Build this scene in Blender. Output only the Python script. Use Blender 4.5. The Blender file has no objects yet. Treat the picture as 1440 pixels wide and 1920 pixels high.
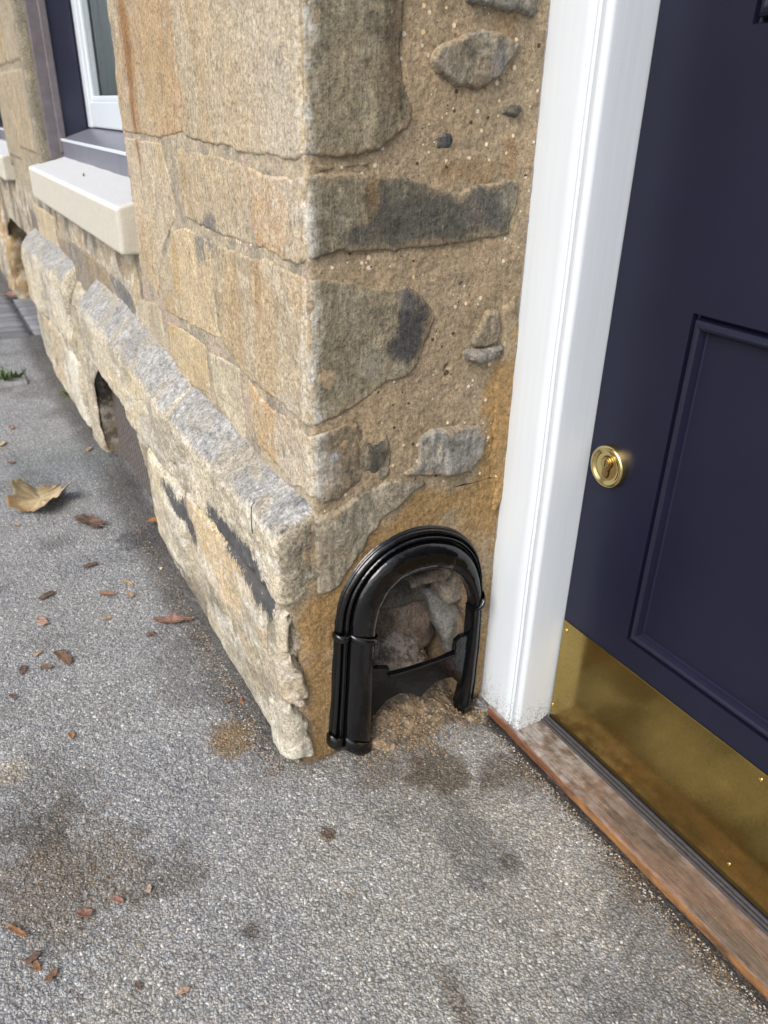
import bpy, bmesh, math, random
import numpy as np
from mathutils import Matrix, Vector

random.seed(7)
SC = bpy.context.scene
COL = SC.collection
# ------------------------------------------------------------------ camera
MR = np.array([[0.49340605907, 0.86958979098, 0.01908025931],
               [0.41065575003, -0.21355672835, -0.88642843972],
               [-0.76675440386, 0.44520458129, -0.46247223156]])   # rows: right, down, forward
CAM = np.array([0.79095481, -0.3555275, 0.88])
FPX = 1436.387
cam_d = bpy.data.cameras.new('camera')
cam_d.sensor_fit = 'VERTICAL'
cam_d.sensor_height = 36.0
cam_d.lens = FPX / 1920 * 36.0
cam_d.clip_start = 0.02
cam_d.clip_end = 3000
cam_o = bpy.data.objects.new('camera', cam_d)
COL.objects.link(cam_o)
r_, d_, f_ = MR
cam_o.matrix_world = Matrix(((r_[0], -d_[0], -f_[0], CAM[0]), (r_[1], -d_[1], -f_[1], CAM[1]),
                             (r_[2], -d_[2], -f_[2], CAM[2]), (0, 0, 0, 1)))
SC.camera = cam_o
cam_d.dof.use_dof = True
cam_d.dof.focus_distance = 1.05
cam_d.dof.aperture_fstop = 7.0
# ------------------------------------------------------------------ world, sun, exposure
SUN_EL, SUN_AZ = math.radians(46), math.radians(152)     # azimuth clockwise from +Y
W = bpy.data.worlds.new('World')
SC.world = W
W.use_nodes = True
wn = W.node_tree
bg = wn.nodes['Background']
sky = wn.nodes.new('ShaderNodeTexSky')
sky.sky_type = 'NISHITA'
sky.sun_disc = False
sky.sun_elevation = SUN_EL
sky.sun_rotation = SUN_AZ
sky.air_density = 1.0
sky.dust_density = 3.2
sky.ozone_density = 1.0
wn.links.new(sky.outputs[0], bg.inputs[0])
bg.inputs[1].default_value = 0.135
sd = bpy.data.lights.new('sun', 'SUN')
sd.energy = 1.3
sd.angle = math.radians(40)
sd.color = (1.0, 0.975, 0.935)
so = bpy.data.objects.new('sun', sd)
COL.objects.link(so)
dirv = Vector((math.sin(SUN_AZ) * math.cos(SUN_EL), math.cos(SUN_AZ) * math.cos(SUN_EL), math.sin(SUN_EL)))
so.rotation_euler = dirv.to_track_quat('Z', 'Y').to_euler()
so.location = (0, -3, 5)
SC.view_settings.view_transform = 'Standard'
SC.view_settings.look = 'None'
SC.view_settings.gamma = 1.0
SC.view_settings.exposure = 0.92
SC.view_settings.use_curve_mapping = False
SC.cycles.max_bounces = 6

# ------------------------------------------------------------------ traced pixel -> point on a real plane
def ray(px, py):
    v = np.array([(px - 720.) / FPX, (py - 960.) / FPX, 1.0])
    return MR.T @ v
def hit(px, py, axis, val):
    r = ray(px, py)
    return CAM + r * ((val - CAM[axis]) / r[axis])
def onF(px, py, y=0.0):          # point on a facade plane -> (x, z)
    p = hit(px, py, 1, y); return (p[0], p[2])
def onR(px, py, x=0.0):          # point on the return wall -> (y, z)
    p = hit(px, py, 0, x); return (p[1], p[2])
def onG(px, py, z=0.0):
    p = hit(px, py, 2, z); return (p[0], p[1])

# ------------------------------------------------------------------ numpy noise
def _h(i, j, k, seed):
    n = (i.astype(np.uint32) * np.uint32(374761393) + j.astype(np.uint32) * np.uint32(668265263)
         + k.astype(np.uint32) * np.uint32(2147483647) + np.uint32(seed * 144665 + 1013)) & np.uint32(0xffffffff)
    n = (n ^ (n >> np.uint32(13))) * np.uint32(1274126177)
    n = (n ^ (n >> np.uint32(16))) * np.uint32(2246822519)
    n = n ^ (n >> np.uint32(13))
    return n.astype(np.float64) / 4294967295.0
def vnoise(x, y, z, seed=0):
    x = np.asarray(x, float); y = np.asarray(y, float) + 0 * x; z = np.asarray(z, float) + 0 * x
    xi = np.floor(x).astype(np.int64); yi = np.floor(y).astype(np.int64); zi = np.floor(z).astype(np.int64)
    fx, fy, fz = x - xi, y - yi, z - zi
    fx = fx * fx * (3 - 2 * fx); fy = fy * fy * (3 - 2 * fy); fz = fz * fz * (3 - 2 * fz)
    o = 0
    for a in (0, 1):
        for b in (0, 1):
            for c in (0, 1):
                w = (fx if a else 1 - fx) * (fy if b else 1 - fy) * (fz if c else 1 - fz)
                o = o + w * _h(xi + a, yi + b, zi + c, seed)
    return o
def fbm(x, y, z, f, octv=4, seed=0, gain=0.5):
    """0..1, mean about .5"""
    t = 0; a = 1; s = 0
    for i in range(octv):
        q = 2.03 ** i
        t = t + a * vnoise(x * f * q + 11.3 * i, y * f * q + 5.1 * i, z * f * q - 7.7 * i, seed + i)
        s += a; a *= gain
    return t / s
def sstep(a, b, x):
    t = np.clip((x - a) / (b - a), 0, 1)
    return t * t * (3 - 2 * t)
def mix(a, b, t):
    t = np.asarray(t)[..., None]
    return a * (1 - t) + np.asarray(b) * t

SOOT = []
def soot(V):
    a = np.zeros(len(V))
    x, z = V[:, 0], V[:, 2]
    if x.max() < -.8: return a
    for cx, cz, rx, rz, k in SOOT:
        d = np.hypot((x - cx) / rx, (z - cz) / rz)
        a = np.maximum(a, k * np.clip(1.75 - d, 0, 1))
    return a * (V[:, 1] < -.028)
# ------------------------------------------------------------------ mesh helpers
def link(o, parent=None):
    COL.objects.link(o)
    if parent is not None: o.parent = parent
    return o
def mesh_obj(name, V, F, mat, parent=None, col=None, smooth=True):
    me = bpy.data.meshes.new(name)
    V = np.asarray(V, np.float32)
    F = np.asarray(F, np.int32)
    n, k = F.shape
    me.vertices.add(len(V)); me.vertices.foreach_set('co', V.ravel())
    me.loops.add(n * k); me.loops.foreach_set('vertex_index', F.ravel())
    me.polygons.add(n); me.polygons.foreach_set('loop_start', np.arange(0, n * k, k, dtype=np.int32))
    try: me.polygons.foreach_set('loop_total', np.full(n, k, dtype=np.int32))
    except Exception: pass
    me.update(calc_edges=True)
    me.polygons.foreach_set('use_smooth', np.full(n, smooth))
    if col is not None:
        ca = me.color_attributes.new('Col', 'FLOAT_COLOR', 'POINT')
        c = np.ones((len(V), 4), np.float32); c[:, :3] = np.clip(col, 0.004, 0.95)
        if mat.name in ('plinth_stone', 'lichened_stone'): c[:, 3] = soot(V)
        ca.data.foreach_set('color', c.ravel())
    me.materials.append(mat)
    o = bpy.data.objects.new(name, me)
    return link(o, parent)
def tag(o, label=None, cat=None, group=None, kind=None):
    if label: o['label'] = label
    if cat: o['category'] = cat
    if group: o['group'] = group
    if kind: o['kind'] = kind
    return o
def empty(name, label, cat, loc=(0, 0, 0), group=None):
    o = bpy.data.objects.new(name, None); o.location = loc; o.empty_display_size = .05
    COL.objects.link(o)
    tag(o, label, cat, group)
    return o
def adopt(o, root):
    """parent a mesh built in world coordinates to an empty, keeping its place"""
    o.parent = root
    o.matrix_parent_inverse = Matrix.Translation(-Vector(root.location))
    return o
def bm_obj(name, bm, mat, parent=None, smooth=False):
    me = bpy.data.meshes.new(name)
    bmesh.ops.recalc_face_normals(bm, faces=bm.faces)
    bm.to_mesh(me); bm.free()
    for p in me.polygons: p.use_smooth = smooth
    me.materials.append(mat)
    o = bpy.data.objects.new(name, me)
    COL.objects.link(o)
    if parent is not None: adopt(o, parent)
    return o
def grid_faces(nu, nv, keep=None):
    a = (np.arange(nu - 1)[:, None] * nv + np.arange(nv - 1)[None, :])
    F = np.stack([a, a + nv, a + nv + 1, a + 1], -1)
    if keep is not None: F = F[keep]
    return F.reshape(-1, 4)
def compact(V, F, *arr):
    u, inv = np.unique(F, return_inverse=True)
    return (V[u], inv.reshape(F.shape)) + tuple(a[u] for a in arr)
def poly_in(poly, x, y):
    p = np.asarray(poly); ins = np.zeros(x.shape, bool)
    n = len(p)
    for i in range(n):
        x1, y1 = p[i]; x2, y2 = p[(i + 1) % n]
        if y1 == y2: continue
        c = ((y1 > y) != (y2 > y)) & (x < (x2 - x1) * (y - y1) / (y2 - y1) + x1)
        ins ^= c
    return ins
def poly_dist(poly, x, y):
    p = np.asarray(poly); d = np.full(x.shape, 1e9)
    n = len(p)
    for i in range(n):
        a = p[i]; b = p[(i + 1) % n]; ab = b - a; L = ab @ ab + 1e-12
        t = np.clip(((x - a[0]) * ab[0] + (y - a[1]) * ab[1]) / L, 0, 1)
        d = np.minimum(d, np.hypot(x - a[0] - t * ab[0], y - a[1] - t * ab[1]))
    return d
def sdist(poly, x, y):
    """signed distance, + inside"""
    d = poly_dist(poly, x, y)
    return np.where(poly_in(poly, x, y), d, -d)

# fold map: s<0 runs along the facade (plane y=-p), s>0 runs along the return wall (plane x=0)
FR = 0.007
def fold(s, z, h, p=0.0, r=FR):
    a = np.clip((s + r) / (2 * r), 0, 1) * (math.pi / 2)
    nx, ny = np.sin(a), -np.cos(a)
    bx = np.where(s < -r, s, np.where(s > r, 0.0, -r + r * np.sin(a)))
    by = np.where(s < -r, 0.0, np.where(s > r, s, r - r * np.cos(a)))
    return np.stack([bx + nx * h, by - p + ny * h, z + 0 * s], -1)

# ------------------------------------------------------------------ materials
def mat_new(name):
    m = bpy.data.materials.new(name); m.use_nodes = True
    nt = m.node_tree; b = nt.nodes['Principled BSDF']
    return m, nt, b
def N(nt, t, **kw):
    n = nt.nodes.new(t)
    for k, v in kw.items():
        if k in n.inputs.keys(): n.inputs[k].default_value = v
        else: setattr(n, k, v)
    return n
def mathn(nt, op, a, b=None, c=None):
    n = nt.nodes.new('ShaderNodeMath'); n.operation = op
    for i, v in enumerate((a, b, c)):
        if v is None: continue
        if isinstance(v, (int, float)): n.inputs[i].default_value = v
        else: nt.links.new(v, n.inputs[i])
    return n.outputs[0]
def ramp(nt, fac, stops):
    n = nt.nodes.new('ShaderNodeValToRGB')
    e = n.color_ramp.elements
    while len(e) < len(stops): e.new(0.5)
    for i, (p, c) in enumerate(stops):
        e[i].position = p
        e[i].color = (c, c, c, 1) if isinstance(c, (int, float)) else (*c, 1)
    nt.links.new(fac, n.inputs[0])
    return n.outputs[0]
def mixc(nt, fac, a, b, mode='MIX'):
    n = nt.nodes.new('ShaderNodeMix'); n.data_type = 'RGBA'; n.blend_type = mode; n.clamp_factor = True
    for s, v in ((0, fac), (6, a), (7, b)):
        if isinstance(v, (int, float)): n.inputs[s].default_value = v
        elif isinstance(v, tuple): n.inputs[s].default_value = (*v, 1)
        else: nt.links.new(v, n.inputs[s])
    return n.outputs[2]
def coords(nt, scale=(1, 1, 1)):
    tc = nt.nodes.new('ShaderNodeTexCoord')
    mp = nt.nodes.new('ShaderNodeMapping'); mp.inputs['Scale'].default_value = scale
    nt.links.new(tc.outputs['Object'], mp.inputs[0])
    return mp.outputs[0]
def noise(nt, vec, scale, detail=4, rough=.6):
    n = N(nt, 'ShaderNodeTexNoise'); n.inputs['Scale'].default_value = scale
    n.inputs['Detail'].default_value = detail; n.inputs['Roughness'].default_value = rough
    nt.links.new(vec, n.inputs['Vector'])
    return n.outputs['Fac']
def voro(nt, vec, scale, out='Distance'):
    n = N(nt, 'ShaderNodeTexVoronoi'); n.inputs['Scale'].default_value = scale
    nt.links.new(vec, n.inputs['Vector'])
    return n.outputs[out]
def bump(nt, b, height, strength, dist, prev=None):
    n = N(nt, 'ShaderNodeBump'); n.inputs['Strength'].default_value = strength; n.inputs['Distance'].default_value = dist
    nt.links.new(height, n.inputs['Height'])
    if prev is not None: nt.links.new(prev, n.inputs['Normal'])
    nt.links.new(n.outputs[0], b.inputs['Normal'])
    return n.outputs[0]

def stone_mat(name, streak=.35, grain=.5, relief=.0014, rough=.93, speck=0.0, pits=0.0, sooty=False):
    m, nt, b = mat_new(name)
    at = nt.nodes.new('ShaderNodeAttribute'); at.attribute_name = 'Col'
    c0 = coords(nt); cs = coords(nt, (1, 1, .09))
    g1 = noise(nt, c0, 420, 3, .7)
    g2 = noise(nt, c0, 95, 4, .65)
    st = noise(nt, cs, 330, 3, .6)
    col = at.outputs['Color']
    col = mixc(nt, 1.0, col, ramp(nt, g1, [(.25, 1 - grain * .75), (.75, 1 + 0 * grain)]), 'MULTIPLY')
    col = mixc(nt, 1.0, col, ramp(nt, g2, [(.3, 1 - grain * .35), (.65, 1.0)]), 'MULTIPLY')
    col = mixc(nt, 1.0, col, ramp(nt, st, [(.3, 1 - streak), (.7, 1.0)]), 'MULTIPLY')
    g3 = noise(nt, c0, 200, 4, .75)
    col = mixc(nt, 1.0, col, ramp(nt, g3, [(.33, 1 - grain * .8), (.5, 1.0), (.68, 1 + grain * .55)]), 'MULTIPLY')
    # pale scratches and grains
    pale = ramp(nt, st, [(.66, 0.0), (.74, .35)])
    col = mixc(nt, pale, col, (.62, .52, .38))
    if speck:
        v = N(nt, 'ShaderNodeTexVoronoi'); v.inputs['Scale'].default_value = 130
        nt.links.new(c0, v.inputs['Vector'])
        rnd = nt.nodes.new('ShaderNodeSeparateColor'); nt.links.new(v.outputs['Color'], rnd.inputs[0])
        sel = mathn(nt, 'GREATER_THAN', rnd.outputs[0], 1 - speck)
        size = mathn(nt, 'MULTIPLY', rnd.outputs[1], .34)
        dot = mathn(nt, 'LESS_THAN', v.outputs['Distance'], size)
        k = mathn(nt, 'MULTIPLY', sel, dot)
        col = mixc(nt, k, col, mixc(nt, rnd.outputs[2], (.70, .52, .28), (.62, .58, .50)))
        sel2 = mathn(nt, 'LESS_THAN', rnd.outputs[0], speck * .2)
        k2 = mathn(nt, 'MULTIPLY', sel2, dot)
        col = mixc(nt, k2, col, (.08, .05, .03))
    if sooty:
        s2 = noise(nt, coords(nt, (1, 1, .10)), 300, 4, .75)
        s3 = noise(nt, c0, 110, 4, .7)
        a_ = mathn(nt, 'ADD', at.outputs['Alpha'], mathn(nt, 'ADD', mathn(nt, 'MULTIPLY_ADD', s2, 2.6, -1.3), mathn(nt, 'MULTIPLY_ADD', s3, .8, -.4)))
        k_ = ramp(nt, a_, [(.44, 0.), (.60, .93)])
        col = mixc(nt, k_, col, (.050, .053, .060))
    nt.links.new(col, b.inputs['Base Color'])
    b.inputs['Roughness'].default_value = rough
    b.inputs['Specular IOR Level'].default_value = .25
    h = mathn(nt, 'MULTIPLY_ADD', g1, .45, mathn(nt, 'MULTIPLY_ADD', g2, 1.2, mathn(nt, 'MULTIPLY', st, .9 * streak * 2)))
    bump(nt, b, h, .8, relief)
    return m
M_ASH = stone_mat('ashlar_sandstone', .25, .60, .0018)
M_RET = stone_mat('rubble_stone', .20, .60, .0026, .9)
M_MORT = stone_mat('lime_mortar', .04, .55, .0024, .95, speck=.14)
M_PLINTH = stone_mat('plinth_stone', .10, .6, .0026, sooty=True)
M_LICHEN = stone_mat('lichened_stone', .05, .7, .0028, sooty=True)
M_SILL = stone_mat('painted_sill_stone', .05, .10, .0006, .8)

def plain(name, col, rough=.5, metal=0., spec=.5, grain=0., gscale=200, bumpd=0., bscale=None, gs=(1, 1, 1), coat=0., dirt=None):
    m, nt, b = mat_new(name)
    c0 = coords(nt, gs)
    if grain:
        g = noise(nt, c0, gscale, 4, .6)
        c = mixc(nt, 1.0, (*col,), ramp(nt, g, [(.3, 1 - grain), (.7, 1.0)]), 'MULTIPLY')
        if dirt:
            g3 = noise(nt, coords(nt), dirt[1], 5, .7)
            c = mixc(nt, ramp(nt, g3, [(dirt[2], 0.), (dirt[3], dirt[4])]), c, dirt[0])
        if name == 'white_gloss_paint':
            geo = nt.nodes.new('ShaderNodeNewGeometry'); sp = nt.nodes.new('ShaderNodeSeparateXYZ'); nt.links.new(geo.outputs['Position'], sp.inputs[0])
            low = nt.nodes.new('ShaderNodeMapRange'); nt.links.new(sp.outputs[2], low.inputs[0])
            low.inputs[1].default_value = .12; low.inputs[2].default_value = .0; low.inputs[3].default_value = 0.; low.inputs[4].default_value = .30
            gr = noise(nt, coords(nt), 240, 5, .75)
            k_ = ramp(nt, mathn(nt, 'ADD', low.outputs[0], gr), [(.74, 0.), (.86, .75)])
            c = mixc(nt, k_, c, (.16, .13, .10))
        nt.links.new(c, b.inputs['Base Color'])
    else: b.inputs['Base Color'].default_value = (*col, 1)
    b.inputs['Roughness'].default_value = rough
    b.inputs['Metallic'].default_value = metal
    b.inputs['Specular IOR Level'].default_value = spec
    b.inputs['Coat Weight'].default_value = coat
    b.inputs['Coat Roughness'].default_value = .12
    if bumpd:
        bump(nt, b, noise(nt, c0, bscale or gscale, 3, .6), .7, bumpd)
    return m
M_WHITE = plain('white_gloss_paint', (.585, .635, .675), .35, grain=.05, gscale=160, gs=(1, 1, .03), bumpd=.00025, bscale=420, dirt=((.35, .32, .28), 60, .66, .80, .5))
M_NAVY = plain('navy_door_paint', (.0075, .0085, .023), .36, spec=.38, grain=.22, gscale=6, gs=(1, 1, 1), bumpd=.00022, bscale=170, dirt=((.20, .20, .22), 260, .74, .80, .45))
M_NAVYW = plain('navy_window_paint', (.020, .022, .045), .35, grain=.2, gscale=12, bumpd=.0003, bscale=90, dirt=((.2, .2, .22), 300, .64, .75, .5))
M_PURP = plain('dusty_purple_paint', (.15, .13, .14), .5, grain=.3, gscale=40, bumpd=.0005, bscale=90, dirt=((.28, .26, .26), 120, .60, .78, .5))
M_IRON = plain('black_gloss_enamel', (.003, .0035, .0045), .10, spec=.6, grain=.3, gscale=60, bumpd=.0010, bscale=75)
M_BLACK = plain('plain_black', (.012, .012, .013), .45, grain=.3, gscale=90, bumpd=.003, bscale=160)
M_SEAL = plain('dark_weather_strip', (.055, .052, .055), .6, grain=.4, gscale=160, bumpd=.0004)

def brass_mat(name, col, rough, tarn):
    m, nt, b = mat_new(name)
    c0 = coords(nt)
    g = noise(nt, c0, 9, 5, .7); g2 = noise(nt, coords(nt, (1, 1, .6)), 330, 3, .7)
    c = mixc(nt, ramp(nt, g, [(.35, 0.), (.7, tarn)]), (*col,), (.20, .125, .035))
    c = mixc(nt, 1.0, c, ramp(nt, g2, [(.3, .78), (.7, 1.)]), 'MULTIPLY')
    c = mixc(nt, ramp(nt, noise(nt, c0, 700, 1, .5), [(.72, 0.), (.76, .5)]), c, (.75, .68, .5))
    nt.links.new(c, b.inputs['Base Color'])
    b.inputs['Metallic'].default_value = 1.0
    nt.links.new(ramp(nt, g, [(.3, rough), (.75, rough + .13)]), b.inputs['Roughness'])
    bump(nt, b, g2, .5, .00012)
    return m
M_BRASSP = brass_mat('tarnished_brass_plate', (.52, .385, .13), .08, .3)
M_BRASS = brass_mat('polished_brass', (.78, .62, .28), .12, .2)

def wood_mat():
    m, nt, b = mat_new('dusty_hardwood')
    at = nt.nodes.new('ShaderNodeAttribute'); at.attribute_name = 'Col'
    g = noise(nt, coords(nt, (.07, 1, 1)), 420, 5, .7)
    d = noise(nt, coords(nt), 480, 3, .7)
    c = mixc(nt, 1.0, at.outputs['Color'], ramp(nt, g, [(.3, .38), (.5, .95), (.7, 1.25)]), 'MULTIPLY')
    c = mixc(nt, 1.0, c, ramp(nt, noise(nt, coords(nt), 70, 5, .75), [(.3, .65), (.7, 1.1)]), 'MULTIPLY')
    c = mixc(nt, ramp(nt, d, [(.68, 0.), (.74, .8)]), c, (.50, .46, .42))
    nt.links.new(c, b.inputs['Base Color'])
    b.inputs['Roughness'].default_value = .45
    bump(nt, b, g, .5, .0006)
    return m
M_WOOD = wood_mat()

def asphalt_mat():
    m, nt, b = mat_new('worn_asphalt')
    at = nt.nodes.new('ShaderNodeAttribute'); at.attribute_name = 'Col'
    c0 = coords(nt)
    wv = nt.nodes.new('ShaderNodeVectorMath'); wv.operation = 'ADD'
    nz = N(nt, 'ShaderNodeTexNoise'); nz.inputs['Scale'].default_value = 150; nt.links.new(c0, nz.inputs['Vector'])
    sc = nt.nodes.new('ShaderNodeVectorMath'); sc.operation = 'SCALE'; sc.inputs[3].default_value = .006
    nt.links.new(nz.outputs['Color'], sc.inputs[0]); nt.links.new(c0, wv.inputs[0]); nt.links.new(sc.outputs[0], wv.inputs[1])
    v = N(nt, 'ShaderNodeTexVoronoi'); v.inputs['Scale'].default_value = 300
    nt.links.new(wv.outputs[0], v.inputs['Vector'])
    sp = nt.nodes.new('ShaderNodeSeparateColor'); nt.links.new(v.outputs['Color'], sp.inputs[0])
    gap = ramp(nt, v.outputs['Distance'], [(.28, 1.0), (.72, .46)])
    tone = ramp(nt, sp.outputs[0], [(0., .66), (.5, .95), (.88, 1.15), (.95, 1.6), (1., 2.0)])  # lightest cells paint white glints of the aggregate into the colour
    c = mixc(nt, 1.0, at.outputs['Color'], tone, 'MULTIPLY')
    c = mixc(nt, 1.0, c, gap, 'MULTIPLY')
    hue = mixc(nt, sp.outputs[1], (.93, .99, 1.07), (1.06, 1.0, .93))
    c = mixc(nt, 1.0, c, hue, 'MULTIPLY')
    big = noise(nt, c0, 14, 5, .6)
    c = mixc(nt, 1.0, c, ramp(nt, big, [(.3, .84), (.7, 1.06)]), 'MULTIPLY')
    nt.links.new(c, b.inputs['Base Color'])
    nt.links.new(ramp(nt, sp.outputs[2], [(0., .75), (.8, .6), (1., .32)]), b.inputs['Roughness'])
    b.inputs['Specular IOR Level'].default_value = .5
    hh = mathn(nt, 'MULTIPLY_ADD', v.outputs['Distance'], -1.0, mathn(nt, 'MULTIPLY', sp.outputs[0], .35))
    bump(nt, b, hh, .75, .0028)
    return m
M_ASPH = asphalt_mat()
def colmat(name, rough=.8, grain=.35, gscale=300, bumpd=.0006, sss=0):
    m, nt, b = mat_new(name)
    at = nt.nodes.new('ShaderNodeAttribute'); at.attribute_name = 'Col'
    g = noise(nt, coords(nt), gscale, 4, .65)
    c = mixc(nt, 1.0, at.outputs['Color'], ramp(nt, g, [(.3, 1 - grain), (.7, 1.)]), 'MULTIPLY')
    nt.links.new(c, b.inputs['Base Color'])
    b.inputs['Roughness'].default_value = rough
    bump(nt, b, g, .7, bumpd)
    return m
M_LEAF = colmat('dry_leaf', .6, .45, 160, .0010)
M_GRIT = colmat('loose_grit', .85, .3, 400, .0003)
M_PLANT = colmat('weed_leaf', .5, .3, 200, .0003)
M_SLAB = colmat('paving_stone', .8, .4, 220, .0014)

# ------------------------------------------------------------------ colours of the masonry (albedo, stains as they are on the stone)
TAN = np.array((.68, .54, .34)); OCH = np.array((.58, .41, .21)); GRY = np.array((.57, .49, .35))
CREAM = np.array((.62, .54, .39)); RUST = np.array((.34, .17, .06)); PALE = np.array((.66, .60, .50))
GREEN = np.array((.36, .315, .21)); DGREY = np.array((.115, .112, .095)); MORT = np.array((.46, .35, .22))
ORANGE = np.array((.40, .255, .105)); LICH = np.array((.38, .378, .36)); SLATE = np.array((.052, .055, .062))

class Blob:
    """a stain: ellipse around a traced point, ragged by noise"""
    def __init__(s, c, rx, rz, col, k=1., rag=.5, soft=.5, f=45, zs=1.):
        s.c, s.rx, s.rz, s.col, s.k, s.rag, s.soft, s.f, s.zs = c, rx, rz, np.array(col), k, rag, soft, f, zs
    def apply(s, C, u, z, seed=0):
        d = np.hypot((u - s.c[0]) / s.rx, (z - s.c[1]) / s.rz)
        if d.min() > 1.6: return C
        d = d + (fbm(u, 0 * u, z * s.zs, s.f, 4, 91) - .5) * 2 * s.rag
        return mix(C, s.col, s.k * (1 - sstep(1 - s.soft, 1.0, d)))
def apply(C, blobs, u, z):
    for b in blobs: C = b.apply(C, u, z)
    return C
BF = []   # stains on the facade plane, (x, z)
def bf(px, py, rx, rz, col, k=1., y=0., **kw): BF.append(Blob(onF(px, py, y), rx, rz, col, k, **kw))
bf(232, 60, .035, .26, RUST, .8, zs=.12, f=60)
bf(250, 150, .03, .16, RUST, .4, zs=.12, f=60)
bf(285, 130, .05, .25, OCH, .5, zs=.12)
bf(485, 530, .016, .075, RUST, .6, zs=.15, f=80)
bf(500, 640, .05, .14, OCH, .4, zs=.2)
bf(440, 590, .05, .10, OCH, .35, zs=.2)
bf(330, 510, .03, .08, OCH, .7, zs=.15)
bf(322, 590, .05, .05, OCH, .6, zs=.2)
bf(505, 750, .020, .014, (.52, .30, .11), .7)
bf(545, 860, .07, .09, PALE, .6, rag=.8, f=70)
bf(520, 900, .035, .05, OCH, .8, f=60)
bf(572, 925, .03, .03, CREAM, .8, f=60)
bf(395, 435, .05, .03, (.20, .20, .19), .85, f=80)
bf(375, 455, .035, .04, (.24, .24, .22), .8, f=90)
bf(352, 270, .06, .012, (.2, .19, .18), .8, f=90)
bf(430, 120, .16, .2, GRY, .35)
bf(500, 150, .1, .2, PALE, .25, rag=.8, f=60)
bf(530, 240, .05, .1, PALE, .3, rag=.9, f=80)
BR = []   # stains on the return wall, (y, z)
def br(px, py, rx, rz, col, k=1., **kw): BR.append(Blob(onR(px, py), rx, rz, col, k, **kw))
br(740, 60, .018, .08, (.115, .085, .06), .8, zs=.4)
br(752, 120, .010, .05, DGREY, .9)
br(735, 200, .035, .05, (.19, .145, .09), .5, zs=.2)
br(650, 200, .04, .12, GREEN * .9, .4, zs=.15)
br(690, 240, .010, .05, GREEN * 1.5, .5, zs=.15)
br(700, 370, .012, .06, (.22, .15, .08), .8, zs=.2)
br(720, 360, .008, .05, DGREY, .8, zs=.2)
br(745, 365, .008, .05, DGREY, .6, zs=.2)
br(800, 420, .14, .045, DGREY * .95, .85)
br(700, 440, .05, .02, DGREY, .6)
br(900, 390, .05, .03, (.14, .135, .13), .6)
br(600, 400, .03, .08, (.27, .23, .16), .5)
br(775, 610, .032, .055, (.085, .083, .082), .95, rag=.35, soft=.25)
br(745, 640, .02, .03, (.11, .107, .10), .8)
br(770, 560, .03, .02, (.19, .185, .175), .6)
br(620, 600, .015, .10, GREEN * .75, .55, zs=.15)
br(650, 650, .015, .10, GREEN * .75, .4, zs=.15)
br(690, 680, .02, .03, (.40, .36, .28), .7, zs=.4)
br(640, 840, .05, .04, (.30, .235, .155), .6)
br(705, 850, .02, .045, (.12, .115, .09), .85, rag=.4)
br(600, 880, .03, .04, PALE * .85, .8, f=70)
br(625, 855, .010, .008, (.5, .52, .55), .9)
br(860, 640, .02, .02, (.3, .26, .2), .5)
br(905, 165, .02, .012, (.30, .21, .15), .7)
br(930, 130, .014, .03, (.25, .24, .23), .9, rag=.4)
br(870, 110, .03, .03, (.26, .215, .15), .5)
BORANGE = []  # warm, damp new mortar low on the return wall
for px, py, rx, rz in ((940, 760, .035, .10), (930, 860, .035, .12), (900, 960, .06, .07), (790, 960, .06, .05), (600, 1180, .05, .07),
                       (600, 1290, .035, .10), (690, 1020, .06, .06), (915, 1200, .02, .25), (610, 1400, .04, .05), (640, 1120, .05, .05)):
    BORANGE.append(Blob(onR(px, py), rx, rz, ORANGE, .85, rag=.5, f=30))
BORANGE += [Blob(onR(955, 300), .012, .03, (.36, .22, .10), .5), Blob(onR(885, 320), .05, .02, (.33, .22, .10), .5),
            Blob(onR(945, 60), .02, .06, (.36, .23, .11), .5)]
BP = []   # stains on the plinth front, (x, z)
def bp(px, py, rx, rz, col, k=1., **kw): BP.append(Blob(onF(px, py, -.055), rx, rz, col, k, **kw))
for px, py, rx, rz, k in ((405, 980, .040, .020, .8), (425, 1010, .045, .024, 1.), (445, 1035, .040, .026, 1.), (462, 1062, .034, .028, 1.), (478, 1092, .026, .030, 1.), (494, 1125, .018, .026, 1.),
                          (322, 925, .06, .014, .75), (335, 955, .045, .016, .9), (350, 985, .035, .014, .9), (359, 1008, .018, .014, .8)):
    SOOT.append((*onF(px, py, -.053), rx, rz, k))

def facade_col(P, h, base=TAN, alt=GRY, seed=0, var=1.):
    x, z = P[:, 0], P[:, 2]
    n = fbm(x, P[:, 1], z, 7, 4, 3 + seed); st = fbm(x, P[:, 1], z * .07, 70, 4, 5)
    C = mix(np.tile(np.array(base, float), (len(P), 1)), alt, sstep(.38, .62, n) * .75 * var)
    C = mix(C, OCH, sstep(.52, .75, fbm(x, P[:, 1], z * .3, 16, 4, 17 + seed)) * .40 * var)
    C = mix(C, CREAM, sstep(.60, .72, st) * .38)
    C = mix(C, PALE, sstep(.62, .70, fbm(x, P[:, 1], z * .5, 130, 3, 55)) * .35)
    C = C * (.80 + .4 * fbm(x, P[:, 1], z, 40, 4, 9))[:, None]
    C = mix(C, (.76, .69, .55), sstep(.58, .66, fbm(x, P[:, 1], z * .6, 85, 4, 57, .7)) * sstep(-.30, -.02, x) * .7)
    C = mix(C, (.30, .23, .15), sstep(.60, .70, fbm(x, P[:, 1], z * .5, 70, 4, 58, .7)) * .35)
    return apply(C, BF, x, z)
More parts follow.
